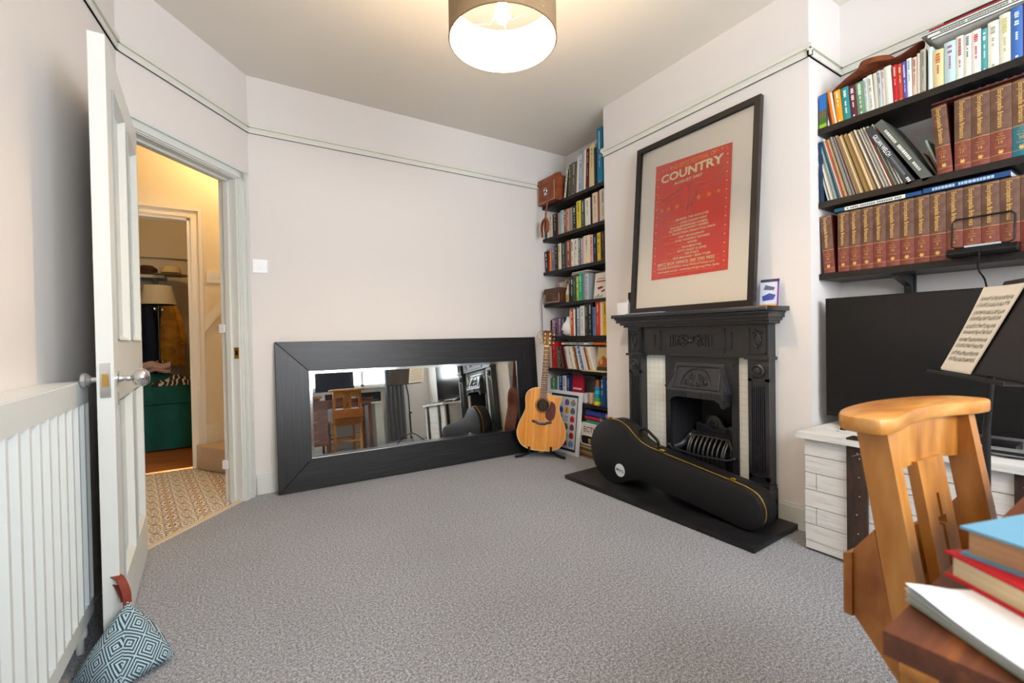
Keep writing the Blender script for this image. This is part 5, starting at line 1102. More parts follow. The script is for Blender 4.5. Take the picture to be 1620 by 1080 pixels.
# ================================================================ GUITAR AND STAND
def guitar():
    L = thing('acoustic_guitar', 'amber topped acoustic cutaway guitar standing upright on black stand', 'guitar', (2.165, 3.01, .075), (0, 0, 0))
    L.matrix_world = TR(2.150, 3.00, .062) @ RZ(R(-40)) @ RX(R(-7)) @ RY(R(4.2))
    Lh = [(0, 0, 0), (-.09, .006, 0), (-.165, .045, 0), (-.203, .125, 0), (-.192, .21, 0), (-.155, .30, 0), (-.143, .35, 0), (-.150, .42, 0), (-.138, .475, 0), (-.09, .512, 0), (-.028, .52, 0)]
    Rh = [(.028, .478, 0), (.07, .462, 0), (.112, .452, 0), (.150, .462, 0), (.150, .43, 0), (.140, .385, 0), (.138, .345, 0), (.155, .29, 0), (.192, .21, 0), (.203, .125, 0), (.165, .045, 0), (.09, .006, 0), (0, 0, 0)]
    A = [(a, c) for a, c, _ in spline(Lh, 5)]; Bq = [(a, c) for a, c, _ in spline(Rh[:4], 4)[:-1]]+[(a, c) for a, c, _ in spline(Rh[3:], 5)][:-1]
    P = A+[(.028, .52)][:0]+Bq
    dp = .105
    # sides and back
    b = MB(); b.prism(P, .004, dp, mahog, 'xz'); body = b.build('body_sides', L)
    # top with sound hole: ring of quads from hole to outline
    hc = (0.0, .372); hr = .052
    b = MB(); n = len(P); ang = [math.atan2(p[1]-hc[1], p[0]-hc[0]) for p in P]
    vs = [(p[0], 0, p[1]) for p in P]+[(hc[0]+hr*cos(a), 0, hc[1]+hr*sin(a)) for a in ang]+[(p[0], .004, p[1]) for p in P]
    fs = [(i, (i+1) % n, n+(i+1) % n, n+i) for i in range(n)]+[(i, 2*n+i, 2*n+(i+1) % n, (i+1) % n) for i in range(n)]
    b.add(vs, fs, spruce); bmesh.ops.recalc_face_normals(b.bm, faces=b.bm.faces)
    # recess inside the hole
    b.build('soundboard', L)
    b = MB(); b.lathe([(hr, .0), (hr, .03), (0, .03)], flat('#170e08'), 32, TR(hc[0], -.0002, hc[1]) @ RX(R(-90))); b.box(-.034, .020, .024, .0295, hc[1]-.040, hc[1]+.008, flat('#e4e6dc')); b.build('sound_hole', L)  # near-black colour stands in for the shade inside the guitar body
    # cut the visible solid behind the hole by covering: the recess sits in front of the back block
    b = MB()
    for r_ in (.054, .060, .066): b.tube([(hc[0]+r_*cos(a), -.0004, hc[1]+r_*sin(a)) for a in [2*pi*i/48 for i in range(48)]], .0018 if r_ != .06 else .003, flat('#241610', .3), 6, True, flat=.5)
    b.build('rosette', L)
    b = MB(); b.tube([(p[0]*.992, -.0002, p[1]*.992+.002) for p in P], .003, maple, 6, True); b.build('binding', L)
    pg = spline([(.030, .325, 0), (.052, .352, 0), (.060, .39, 0), (.070, .41, 0), (.100, .385, 0), (.108, .33, 0), (.100, .275, 0), (.075, .25, 0), (.045, .255, 0), (.025, .285, 0)], 5, True)
    b = MB(); b.prism([(a, c) for a, c, _ in pg], -.0018, 0, pickg, 'xz'); b.build('pickguard', L)
    b = MB(); br = [(-.085, .247), (-.07, .25), (-.045, .243), (.045, .243), (.07, .25), (.085, .247), (.08, .228), (.05, .224), (.03, .212), (-.03, .212), (-.05, .224), (-.08, .228)]
    b.prism(br, -.008, 0, rosew, 'xz', bev=.002); bridge = b.build('bridge', L)
    b = MB(); b.box(-.036, .036, -.011, -.008, .2375, .2405, flat('#efe8d8', .3)); 
    for k in range(6): b.ball((-.026+k*.0104, -.009, .228), .0026, flat('#efe8d8', .3), 8)
    b.build('saddle_and_pins', bridge)
    nz0, nz1 = .425, .865
    b = MB(); b.hexa([(-.027, .0, .51), (-.0215, .0, nz1), (-.027, .03, .51), (-.0215, .018, nz1), (.027, .0, .51), (.0215, .0, nz1), (.027, .03, .51), (.0215, .018, nz1)], mahog, .004); b.box(-.026, .026, .01, .08, .475, .52, mahog, .004); b.build('neck', L)
    b = MB(); b.hexa([(-.029, -.006, nz0), (-.0215, -.006, nz1), (-.029, 0, nz0), (-.0215, 0, nz1), (.029, -.006, nz0), (.0215, -.006, nz1), (.029, 0, nz0), (.0215, 0, nz1)], rosew, .001); fb2 = b.build('fretboard', L)
    b = MB(); z = nz1; sl = .65
    for k in range(1, 21):
        zf = nz1-.625*(1-2**(-k/12))
        if zf < nz0+.004: break
        hw = .0215+.0075*(nz1-zf)/(nz1-nz0); b.box(-hw, hw, -.0075, -.0058, zf-.0009, zf+.0009, chrome)
    for k in (3, 5, 7, 9, 12):
        zf = nz1-.625*(1-2**(-(k-.5)/12)); b.lathe([(.0028, 0), (0, .0005)], maple, 10, TR(0, -.0062, zf) @ RX(R(90)))
    b.build('frets', fb2)
    MB().box(-.0215, .0215, -.009, 0, nz1, nz1+.006, flat('#efe8d8', .3)).build('nut', L)
    hs = [(-.022, nz1+.006), (-.034, nz1+.035), (-.038, nz1+.135), (-.018, nz1+.145), (0, nz1+.138), (.018, nz1+.145), (.038, nz1+.135), (.034, nz1+.035), (.022, nz1+.006)]
    b = MB(); b.prism(hs, 0, .016, rosew, 'xz', bev=.002, T=TR(0, .0, nz1) @ RX(R(-10)) @ TR(0, 0, -nz1)); head = b.build('headstock', L)
    Th = TR(0, 0, nz1) @ RX(R(-10)) @ TR(0, 0, -nz1)
    for s_ in (-1, 1):
        for k in range(3):
            zz = nz1+.035+k*.038; b = MB()
            b.lathe([(.008, 0), (.008, .002), (.004, .003), (.004, .01), (0, .011)], brass, 12, Th @ TR(s_*.022, 0, zz) @ RX(R(90)))
            b.tube([(s_*.034, .010, zz), (s_*.050, .010, zz)], .0028, brass, 6, T=Th); b.ball((s_*.056, .010, zz), .0085, brass, 10, (1, .5, 1), T=Th); b.build('tuning_peg', head)
    b = MB()
    for k in range(6):
        xb_ = -.026+k*.0104; xn = -.0175+k*.007
        s_ = -1 if k < 3 else 1; q = k if k < 3 else 5-k
        b.tube([(xb_, -.0085, .23), (xb_, -.0105, .239), (xn, -.0095, nz1+.003), (s_*.018, .004, nz1+.035+(2-q if k < 3 else 2-q)*.038*.95)], .0006, brass, 5)
    b.build('strings', L)
    # curled string ends round the headstock
    b = MB()
    for (cx, cz, r_) in ((.062, nz1+.02, .030), (-.05, nz1+.09, .034), (.055, nz1+.10, .026)): b.tube([(cx+r_*cos(a), .005+.004*sin(3*a), cz+r_*1.2*sin(a)) for a in [2*pi*i/24*.85 for i in range(24)]], .0012, flat('#3a2a3c'), 5)
    b.build('string_ends', L)
    return L
guitar()
def gstand():
    O = (2.205, 3.06, 0)
    L = thing('guitar_stand', 'black folding floor stand holding the acoustic guitar', 'stand', O, (0, 0, R(-42)))
    b = MB()
    b.tube(spline([(-.195, -.085, .012), (-.15, -.05, .016), (-.09, -.01, .035), (0, .01, .055), (.09, -.01, .035), (.15, -.05, .016), (.195, -.085, .012)], 6), .011, rubber, 10); b.ball((-.197, -.087, .013), .013, rubber); b.ball((.197, -.087, .013), .013, rubber); b.build('front_legs', L)
    b = MB(); b.tube([(0, .01, .05), (0, .10, .04), (0, .155, .012)], .010, rubber, 10); b.build('rear_leg', L)
    b = MB(); b.tube([(0, .01, .04), (0, .08, .16), (0, .12, .32)], .010, rubber, 8); b.ball((0, .115, .32), .018, rubber); b.build('back_post', L)
    for s_ in (-1, 1):
        b = MB(); b.tube(spline([(0, .03, .055), (s_*.05, .02, .045), (s_*.088, -.01, .042), (s_*.09, -.075, .042), (s_*.09, -.09, .06), (s_*.09, -.092, .098)], 5), .009, rubber, 8); b.build('cradle_arm', L)
    b = MB(); b.box(-.022, .022, -.012, -.004, .028, .052, flat('#c89a28', .4), .002); b.build('yellow_tag', L)
gstand()

# ================================================================ TRUNK, TELEVISION
def trunk():
    O = (2.5, .62, .001)
    L = thing('wooden_trunk', 'whitewashed plank trunk with dark wooden straps under the television', 'trunk', O)
    x0, x1, y0, y1, z0, z1 = 2.24, 2.755, .195, 1.03, .03, .52
    b = MB(O); b.box(x0+.02, x1, y0+.02, y1-.01, z0, z1, plank_m); n = 6; hh = (z1-z0-.02)/n; rn = random.Random(9)
    b.box(x0+.004, x1, y0+.004, y1, .012, z0+.018, plank_m, .002)
    for k in range(n):
        a, c = z0+.02+k*hh, z0+.02+(k+1)*hh-.0035
        ex = rn.uniform(0, .003)
        if k in (1, 3): b.box(x0+ex, x0+.022, y1-.045, y1, a, c, plank_m, .002); b.box(x0+ex, x0+.022, y0, y1-.048, a, c, plank_m, .002)
        else: b.box(x0+ex, x0+.022, y0, y1, a, c, plank_m, .002)
        b.box(x0+.024, x1, y1-.012, y1+rn.uniform(-.002, .0), a, c, plank_m, .002)
    b.build('trunk_body', L)
    nm = flat('#b0aaa0', .4)
    for (a, c) in ((.786, .860), (.30, .374)):
        b = MB(O); b.box(x0-.012, x0+.002, a, c, .012, z1, strip_m, .002)
        s = b.build('wooden_strap', L, label='dark brown nailed strap'); b = MB(O)
        for k in range(6): b.ball((x0-.012, (a+c)/2+rn.uniform(-.012, .006), .07+k*.08), .0028, nm, 8); 
        for k in range(3): b.ball((x0-.012, a+.012+k*.022, .055 if k != 1 else .49), .0028, nm, 8)
        b.tube([(x0-.0125, a+.012, .495), (x0-.0125, c-.02, .475)], .0009, nm, 5); b.build('nail_heads', s)
    for (a, c) in ((2.262, 2.30), (2.66, 2.70)):
        b = MB(O); b.box(a, c, y1-.002, y1+.010, .012, z1, strip_m, .002); b.build('wooden_strap', L)
    b = MB(O); b.box(2.212, 2.765, y0-.02, y1+.025, z1, z1+.026, plank_m, .003); lid = b.build('lid', L)
    b = MB(O); b.box(2.214, 2.28, .79, .855, z1+.026, z1+.034, strip_m, .002); b.build('lid_strap_end', lid)
trunk()
def tv():
    O = (2.55, .545, .5475)
    L = thing('television', 'large black flat television standing on the whitewashed trunk', 'television', O)
    y0, y1, z0, z1 = .045, 1.048, .592, 1.168
    scr = mat('dark_tv_screen', '#0a0808', .16, spec=.5)
    b = MB(O); b.box(2.500, 2.53, y0, y1, z0, z1, blackplastic, .003); b.box(2.53, 2.57, y0+.12, y1-.12, z0+.03, z1-.2, blackplastic, .01); b.build('cabinet', L)
    MB(O).box(2.4985, 2.5005, y0+.008, y1-.008, z0+.02, z1-.008, scr).build('screen', L)
    for yc in (.94, .16):
        b = MB(O); b.prism([(2.40, .548), (2.66, .548), (2.66, .556), (2.54, .60), (2.51, .60), (2.40, .556)], yc-.012, yc+.012, blackplastic, 'xz', .002); b.build('foot', L)
tv()
sb = thing('soundbar', 'thin grey bar lying below the television on the trunk', 'soundbar', (2.38, .45, .5475))
MB().box(-.02, .02, -.24, .20, 0, .022, flat('#8c9094', .4), .004).build('bar_housing', sb); MB().box(-.0215, -.02, -.23, .19, .006, .017, rubber).build('speaker_grille', sb)
b = MB(); b.tube(spline([(2.42, .75, .552), (2.36, .65, .553), (2.40, .55, .553), (2.35, .50, .553), (2.32, .40, .552), (2.36, .30, .552)], 6), .004, blackplastic, 6)
o = b.build('cable_tangle', None, (0, 0, 0), (0, 0, 0), 'black cables lying on the trunk lid under the television', 'cable')
tc_ = thing('table_cover_box', 'slim black media box on the trunk below the television', 'media box', (2.46, .52, .5475)); MB().box(-.05, .06, -.12, .12, 0, .03, blackplastic, .003).build('box_housing', tc_); MB().box(-.0515, -.05, -.1, .1, .012, .016, chrome).build('front_strip', tc_)
tc_.name = 'media_box'

# ================================================================ MUSIC STAND
def mstand():
    bx, by = 1.97, .38
    th = math.atan2(-.54, -.84)           # desk direction from far end to near end
    L = thing('music_stand', 'black music stand holding sheet music before the television', 'music stand', (bx, by, 0), (0, 0, R(0)))
    D = TR(2.122, .522, .858) @ Matrix(((-.84, .54, 0, 0), (-.54, -.84, 0, 0), (0, 0, 1, 0), (0, 0, 0, 1)))   # local x along desk, y backwards
    D = TR(-bx, -by, 0) @ D; tilt = RX(R(-25))
    m = mat('matt_black_steel', '#1d191b', .5)
    b = MB(); b.box(.035, .48, 0, .003, .012, .335, m, .001, D @ tilt); b.build('desk_plate', L)
    b = MB(); b.box(0, .48, -.045, .004, 0, .003, m, .001, D); b.box(0, .48, -.047, -.044, 0, .010, m, .001, D); b.build('lip', L)
    c = Vector((1.945-bx, .415-by, 0))
    b = MB(); b.box(.22, .27, .003, .03, .02, .12, m, .004, D @ tilt); b.tube([(D @ tilt @ Vector((.245, .006, .05))), (c.x+.01, c.y-.03, .70)], .009, m, 10); b.tube([(c.x+.01, c.y-.03, .72), (c.x+.01, c.y-.03, .12)], .0095, m, 12); b.tube([(c.x+.01, c.y-.03, .45), (c.x+.01, c.y-.03, .10)], .013, m, 12); b.build('pole', L)
    cx, cy = c.x+.01, c.y-.03
    for k in range(3):
        a = R(100+120*k); b = MB(); b.tube(spline([(cx, cy, .18), (cx+.10*cos(a), cy+.10*sin(a), .14), (cx+.22*cos(a), cy+.22*sin(a), .045), (cx+.27*cos(a), cy+.27*sin(a), .009)], 5), .007, m, 8); b.build('leg', L)
    b = MB(); b.ball((cx+.02, cy, .46), .014, m, 10); b.build('knob', L)
    # sheet music: things of their own, resting on the stand
    W0 = TR(bx, by, 0) @ D @ tilt
    for (x0, w, h, lab, q) in ((.038, .152, .297, 'white printed sheet of music at left of the music stand', 0), ):
        S = thing('sheet_music', lab, 'sheet music'); S.matrix_world = W0 @ TR(x0-.055, -.004, .0055)
        b = MB(); b.surf(lambda a, c_: (w*1.36*a-.0, -.001-.010*(1-a)**2*c_*c_-.002*c_, h*1.02*c_), 8, 8, flat('#e3ddd2', .7), thick=.0006); b.surf(lambda a, c_: (w*1.36*a-.004, -.0025-.012*(1-a)**2*c_*c_-.002*c_, .004+h*1.02*c_), 8, 8, flat('#ece7dd', .7), thick=.0006); b.build('paper_sheets', S)
        b = MB(); ink = flat('#4a4644'); rn = random.Random(3)
        W_ = w*1.3
        for k in range(5):
            zc = h*(.90-.165*k)
            yk = lambda a, c_: -.0032-.012*(1-a/(w*1.36))**2*(c_/(h*1.02))**2-.002*(c_/(h*1.02))
            for gg in (0, -.022):
                for j in range(5): b.add([(.012, yk(.012, zc)-.0004, zc+gg-j*.0026), (.19, yk(.19, zc)-.0004, zc+gg-j*.0026), (.19, yk(.19, zc)-.0004, zc+gg-j*.0026+.0005), (.012, yk(.012, zc)-.0004, zc+gg-j*.0026+.0005)], [(0, 1, 2, 3)], ink)
                for j in range(20):
                    x_ = .018+j*.0086; z_ = zc+gg-rn.uniform(0, .012); b.box(x_, x_+.003, yk(x_, z_)-.0006, yk(x_, z_)-.0003, z_-.0012, z_+.0012, ink); b.box(x_+.0025, x_+.003, yk(x_, z_)-.0006, yk(x_, z_)-.0003, z_, z_+.008, ink)
                    if j % 5 == 4: b.box(x_+.005, x_+.0056, yk(x_, z_)-.0006, yk(x_, z_)-.0003, zc+gg-.0104, zc+gg, ink)
        b.build('printed_music', S)
mstand()

# ================================================================ CHAIR
def chair():
    L = thing('church_chair', 'honey wooden church chair with cross cut-out, tucked behind the dark table', 'chair', (1.145, .305, 0), (0, 0, R(-5)))
    # local: x along the rail, +y = back side, seat towards -y
    yp = lambda z: -.012+.16*(z-.82) if z > .44 else -.0728+.0*(z-.44)
    m = chair_w
    back = spline([(-.232, .012, 0), (-.215, .048, 0), (-.13, .080, 0), (0, .094, 0), (.13, .080, 0), (.215, .048, 0), (.232, .012, 0)], 6)
    front = spline([(.232, .012, 0), (.225, -.022, 0), (.17, -.024, 0), (.08, -.006, 0), (0, .0, 0), (-.08, -.006, 0), (-.17, -.024, 0), (-.225, -.022, 0), (-.232, .012, 0)], 6)
    P = [(a, c) for a, c, _ in back]+[(a, c) for a, c, _ in front[1:-1]]
    MB().prism(P, .832, .860, chair_wt, bev=.006).build('top_rail', L)
    for s_ in (-1, 1):
        xo, xi = s_*.182, s_*.152
        x0, x1 = min(xo, xi), max(xo, xi)
        b = MB(); z0, z1 = .44, .833
        b.hexa([(x0, yp(z0), z0), (x0, yp(z1), z1), (x0, yp(z0)+.047, z0), (x0, yp(z1)+.047, z1), (x1, yp(z0), z0), (x1, yp(z1), z1), (x1, yp(z0)+.047, z0), (x1, yp(z1)+.047, z1)], m, .003)
        b.hexa([(x0, yp(z0)-.0, 0.001), (x0, yp(z0), .445), (x0, yp(z0)+.035, .001), (x0, yp(z0)+.047, .445), (x1, yp(z0), .001), (x1, yp(z0), .445), (x1, yp(z0)+.035, .001), (x1, yp(z0)+.047, .445)], m, .003)
        b.build('back_post', L)
        b = MB(); b.box(x0, x1, -.43, -.40, .001, .43, m, .003); b.build('front_leg', L)
        for z in (.13, .25): MB().box(x0+.006, x1-.006, -.41, -.05, z, z+.022, m, .003).build('side_stretcher', L)
    b = MB(); n = 12; top = [(-.155+.31*i/n, .833) for i in range(n+1)]; low = [(.155-.31*i/n, .742+.012*sin(pi*i/n)) for i in range(n+1)]
    b.prism(top+low, .006, .026, m, 'xz', bev=.0, T=RX(0)); b.build('upper_crossrail', L)
    b = MB(); b.box(-.155, .155, yp(.46)+.01, yp(.46)+.032, .445, .50, m, .003); b.build('lower_crossrail', L)
    for z in (.16, ): MB().box(-.155, .155, -.06, -.04, z, z+.025, m, .003).build('rear_stretcher', L)
    MB().box(-.155, .155, -.42, -.405, .2, .225, m, .003).build('front_stretcher', L)
    # splat leaning with the posts, with a cross cut through it
    a = math.atan(.16); T = TR(0, -.003, .76) @ RX(-a)
    b = MB(); zt, zb = .0, -.31; hw = .052; th = .018; sl = .005; cz = -.115
    b.box(-hw, -.016, 0, th, zb, zt, m, 0, T); b.box(.016, hw, 0, th, zb, zt, m, 0, T)
    b.box(-.016, -sl, 0, th, zb, cz-.008, m, 0, T); b.box(sl, .016, 0, th, zb, cz-.008, m, 0, T); b.box(-.016, -sl, 0, th, cz+.008, zt, m, 0, T); b.box(sl, .016, 0, th, cz+.008, zt, m, 0, T)
    b.box(-sl, sl, 0, th, cz+.05, zt, m, 0, T); b.box(-sl, sl, .004, th, zb, cz-.10, m, 0, T); b.build('splat', L, label='central splat with a cross cut through it')
    b = MB(); b.prism([(-.20, -.03), (.20, -.03), (.205, -.44), (-.205, -.44)], .43, .450, m, bev=.006); b.build('seat', L)
    # hymn-book box on the back
    bm_ = box_w
    side = [(.010, .655), (.044, .605), (.044, .485), (-.045, .375), (-.045, .36), (-.100, .34), (-.100, .428), (-.0268, .428), (-.0268, .44)]
    for s_ in (-1, 1):
        x0, x1 = (.168, .182) if s_ > 0 else (-.182, -.168); b = MB(); b.prism(side, x0, x1, bm_, 'yz', bev=.002); b.build('book_box_side', L)
    b = MB(); b.hexa([(-.186, .044, .482), (-.186, .044, .600), (-.186, .058, .482), (-.186, .058, .594), (.186, .044, .482), (.186, .044, .600), (.186, .058, .482), (.186, .058, .594)], bm_, .002); b.hexa([(-.166, -.04, .39), (-.166, .040, .49), (-.166, -.045, .378), (-.166, .043, .482), (.166, -.04, .39), (.166, .040, .49), (.166, -.045, .378), (.166, .043, .482)], bm_); b.build('book_box_front', L)
chair()

# ================================================================ TABLE AND WHAT LIES ON IT
def table():
    L = thing('writing_desk', 'dark worn wooden desk in the right foreground with drawers', 'desk', (1.0, -.14, 0), (0, 0, R(.6)))
    x0, x1, y0, y1 = -.505, .52, -.36, .308
    MB().box(x0, x1, y0, y1, .718, .740, table_w, .004).build('tabletop', L)
    MB().box(x0+.03, x1-.03, y0+.03, y1-.03, .64, .718, desk_w, .002).build('apron', L)
    for (a, c) in ((x1-.07, y1-.07), (x1-.07, y0+.04)): MB().box(a, a+.04, c, c+.04, .001, .66, desk_w, .003).build('leg', L)
    b = MB(); b.box(-.44, -.08, y0+.04, y1-.055, .14, .66, desk_w, .002); ped = b.build('pedestal', L)
    for (a, c) in ((-.43, y1-.09), (-.12, y1-.09), (-.43, y0+.05), (-.12, y0+.05)): MB().box(a, a+.03, c, c+.03, .001, .14, desk_w, .002).build('foot', ped)
    for k in range(4):
        z = .16+k*.122; b = MB(); b.box(-.42, -.10, y1-.055, y1-.042, z, z+.108, desk_w, .003); d = b.build('drawer', ped)
        b = MB(); b.tube(spline([(-.31, y1-.042, z+.06), (-.30, y1-.022, z+.055), (-.22, y1-.022, z+.055), (-.21, y1-.042, z+.06)], 4), .006, chair_w, 8); b.build('drawer_handle', d)
table()
def tbook(name, label, x, y, z, w, dpt, h, cover, rotd, pg):
    """closed book lying flat; local x from fore edge (0) to the spine, y along"""
    L = thing(name, label, 'book', (x, y, z), (0, 0, R(rotd)))
    cm = mat('cloth_'+cover[1:], cover, .6, bump=.1, bscale=300); t = .0025
    MB().box(0, w, -dpt, 0, 0, t, cm, .0008).build('lower_cover', L)
    MB().box(0, w, -dpt, 0, h-t, h, cm, .0008).build('upper_cover', L)
    b = MB(); b.box(w-.003, w, -dpt, 0, 0, h, cm, .001); b.build('spine', L)
    b = MB(); b.box(.005, w-.003, -dpt+.005, -.005, t, h-t, pg); b.build('page_block', L)
pb = mat('tan_page_edges', '#b8916a', .8, c2='#a67e58', scale=(3, 3, 600)); pr2 = mat('cream_page_edges', '#d8c8a2', .8, c2='#c2b08a', scale=(3, 3, 600))
tbook('closed_book', 'red hardback book lying under the blue one on papers', .630, .156, .7518, .24, .17, .026, '#b3101c', -32, pr2)
tbook('closed_book', 'light blue hardback book, topmost of the pile on the desk', .631, .144, .7782, .24, .17, .029, '#6093ae', -17, pb)
def papers():
    L = thing('magazine_pile', 'pile of white papers and magazines under the red book', 'papers', (.561, .168, .7405), (0, 0, R(-33)))
    cols = ['#9aa29a', '#c4cac6', '#8f978f', '#a8b0a8', '#c8ceca', '#9aa29c', '#b8c0c8', '#b0b8c4', '#dfe3e8', '#eef0f4']
    for k, c in enumerate(cols):
        b = MB(); z = .00095*k+.0005; off = (.002*(k % 3), .0012*(k % 2))
        def fn(a, q, z=z, k=k): return (off[0]+.30*a, -off[1]-.215*q, z+.002+.008*math.exp(-((a*9)**2+(q*5)**2))*(k/9))
        b.surf(fn, 14, 14, flat(c, .5), thick=.0008); b.build('sheet', L)
papers()
pc_ = thing('postcard', 'olive green card with violet edge under the red book', 'card', (.600, .075, .7520), (0, 0, R(-32)))
MB().box(0, .11, -.08, .03, 0, .0008, flat('#8a9272', .5)).build('card_sheet', pc_); MB().box(-.003, 0, -.08, .03, 0, .0008, flat('#5a4ab0', .5)).build('card_edge', pc_)

# ================================================================ DOOR STOP
def doorstop():
    L = thing('door_stop', 'blue diamond patterned fabric pyramid doorstop with leather loop', 'doorstop', (-.285, 1.775, 0), (0, 0, 0))
    ap = Vector((-.0, .065, .205))
    base = [Vector((-.135, .035, .012)), Vector((.0, -.075, .012)), Vector((.125, .0, .02)), Vector((.02, .105, .012))]
    bm = bmesh.new(); uvl = bm.loops.layers.uv.new('UVMap')
    N = 14; cen = Vector((0, .03, .07))
    def puff(p):   # bulge the flat faces outward
        d = p-cen; return p+d.normalized()*max(0, .02*(1-abs(d.length-.075)/.07))
    tris = [(ap, base[i], base[(i+1) % 4], i) for i in range(4)]+[((base[0]+base[2])/2, base[i], base[(i+1) % 4], 9) for i in range(4)]
    for A, B_, C_, fi in tris:
        ux = (C_-B_).normalized(); nn = (B_-A).cross(C_-A).normalized(); uy = nn.cross(ux)
        grid = {}
        for i in range(N+1):
            for j in range(i+1):
                if i == 0: p = A.copy()
                else: p = A.lerp(B_, i/N).lerp(A.lerp(C_, i/N), j/i)
                la, lb, lc = 1-i/N, (i-j)/N, j/N
                bul = (27*la*lb*lc) if fi != 9 else 0
                q = p+(nn if nn.dot(p-cen) > 0 else -nn)*.022*bul**.6
                if fi != 9: q += (p-cen).normalized()*-.006*(1-min(1, 4*min(la+lb, lb+lc, la+lc))) 
                q.z = max(q.z, .001); grid[i, j] = (bm.verts.new(q), (p-A).dot(ux), (p-A).dot(uy))
        for i in range(N):
            for j in range(i+1):
                for tri in (((i, j), (i+1, j), (i+1, j+1)),)+((((i, j), (i+1, j+1), (i, j+1)),) if j < i else ()):
                    f_ = bm.faces.new([grid[t][0] for t in tri])
                    for lp, t in zip(f_.loops, tri):
                        u0, v0 = grid[t][1]/.070, grid[t][2]/.082; lp[uvl].uv = ((u0+v0)+.5, (u0-v0)+.5)
    bmesh.ops.remove_doubles(bm, verts=bm.verts, dist=.0015); bmesh.ops.recalc_face_normals(bm, faces=bm.faces)
    me = bpy.data.meshes.new('fabric_body'); bm.to_mesh(me); bm.free(); me.materials.append(diamond_m)
    for p in me.polygons: p.use_smooth = True
    o = bpy.data.objects.new('fabric_body', me); COL.objects.link(o); o.parent = L
    b = MB(); rl = mat('red_brown_leather', '#7a3020', .5)
    pth = spline([(-.0, .065, .19), (-.004, .075, .225), (-.022, .10, .262), (-.045, .125, .268), (-.05, .13, .255), (-.03, .115, .235), (-.008, .08, .195)], 6)
    vs = []; wd = Vector((.009, .008, 0))
    for p in pth: vs += [Vector(p)-wd, Vector(p)+wd]
    q = [(2*i, 2*i+1, 2*i+3, 2*i+2) for i in range(len(pth)-1)]
    _, ff = b.add(vs, q, rl); bmesh.ops.recalc_face_normals(b.bm, faces=ff); bmesh.ops.solidify(b.bm, geom=ff, thickness=.003); b.build('leather_loop', L)
doorstop()

# ================================================================ SWITCHES
def switch(label, loc, rotz, sz=(.086, .086), rocker=1):
    L = thing('light_switch', label, 'light switch', loc, (0, 0, rotz)); m = flat('#f4f5f8', .3)
    MB().box(-sz[0]/2, sz[0]/2, -.009, 0, -sz[1]/2, sz[1]/2, m, .003).build('switch_plate', L)
    for k in range(rocker): x = (k-(rocker-1)/2)*.02; MB().box(x-.007, x+.007, -.013, -.009, -.012, .012, m, .002).build('rocker', L)
    for s_ in (-1, 1): MB().lathe([(.003, 0), (0, .001)], chrome, 8, TR(s_*.033, -.009, 0) @ RX(R(90))).build('screw', L)
switch('white light switch on the back wall right of the doorway', (.187, 3.3895, 1.50), 0)
switch('double light switch on the yellow hall wall', (-.087, 4.3995, 1.53), 0, (.10, .086), 2)
sock = thing('wall_socket', 'white socket on the right wall, seen low in the mirror', 'socket', (2.7895, .02, .28), (0, 0, R(-90))); MB().box(-.075, .075, -.009, 0, -.043, .043, flat('#e4e5ea', .3), .003).build('socket_plate', sock)
for z, lab in ((1.09, 'upper'), (.235, 'lower')):
    p = dw(S0+.012, .105, z); o = MB().box(-.009, .009, -.012, .022, -.026, .026, flat('#e9ebee', .4), .005).build('white_catch', None, p, (0, 0, math.atan2(DD.y, DD.x)), '%s of two small white catches at the hall side of doorway' % lab, 'catch')

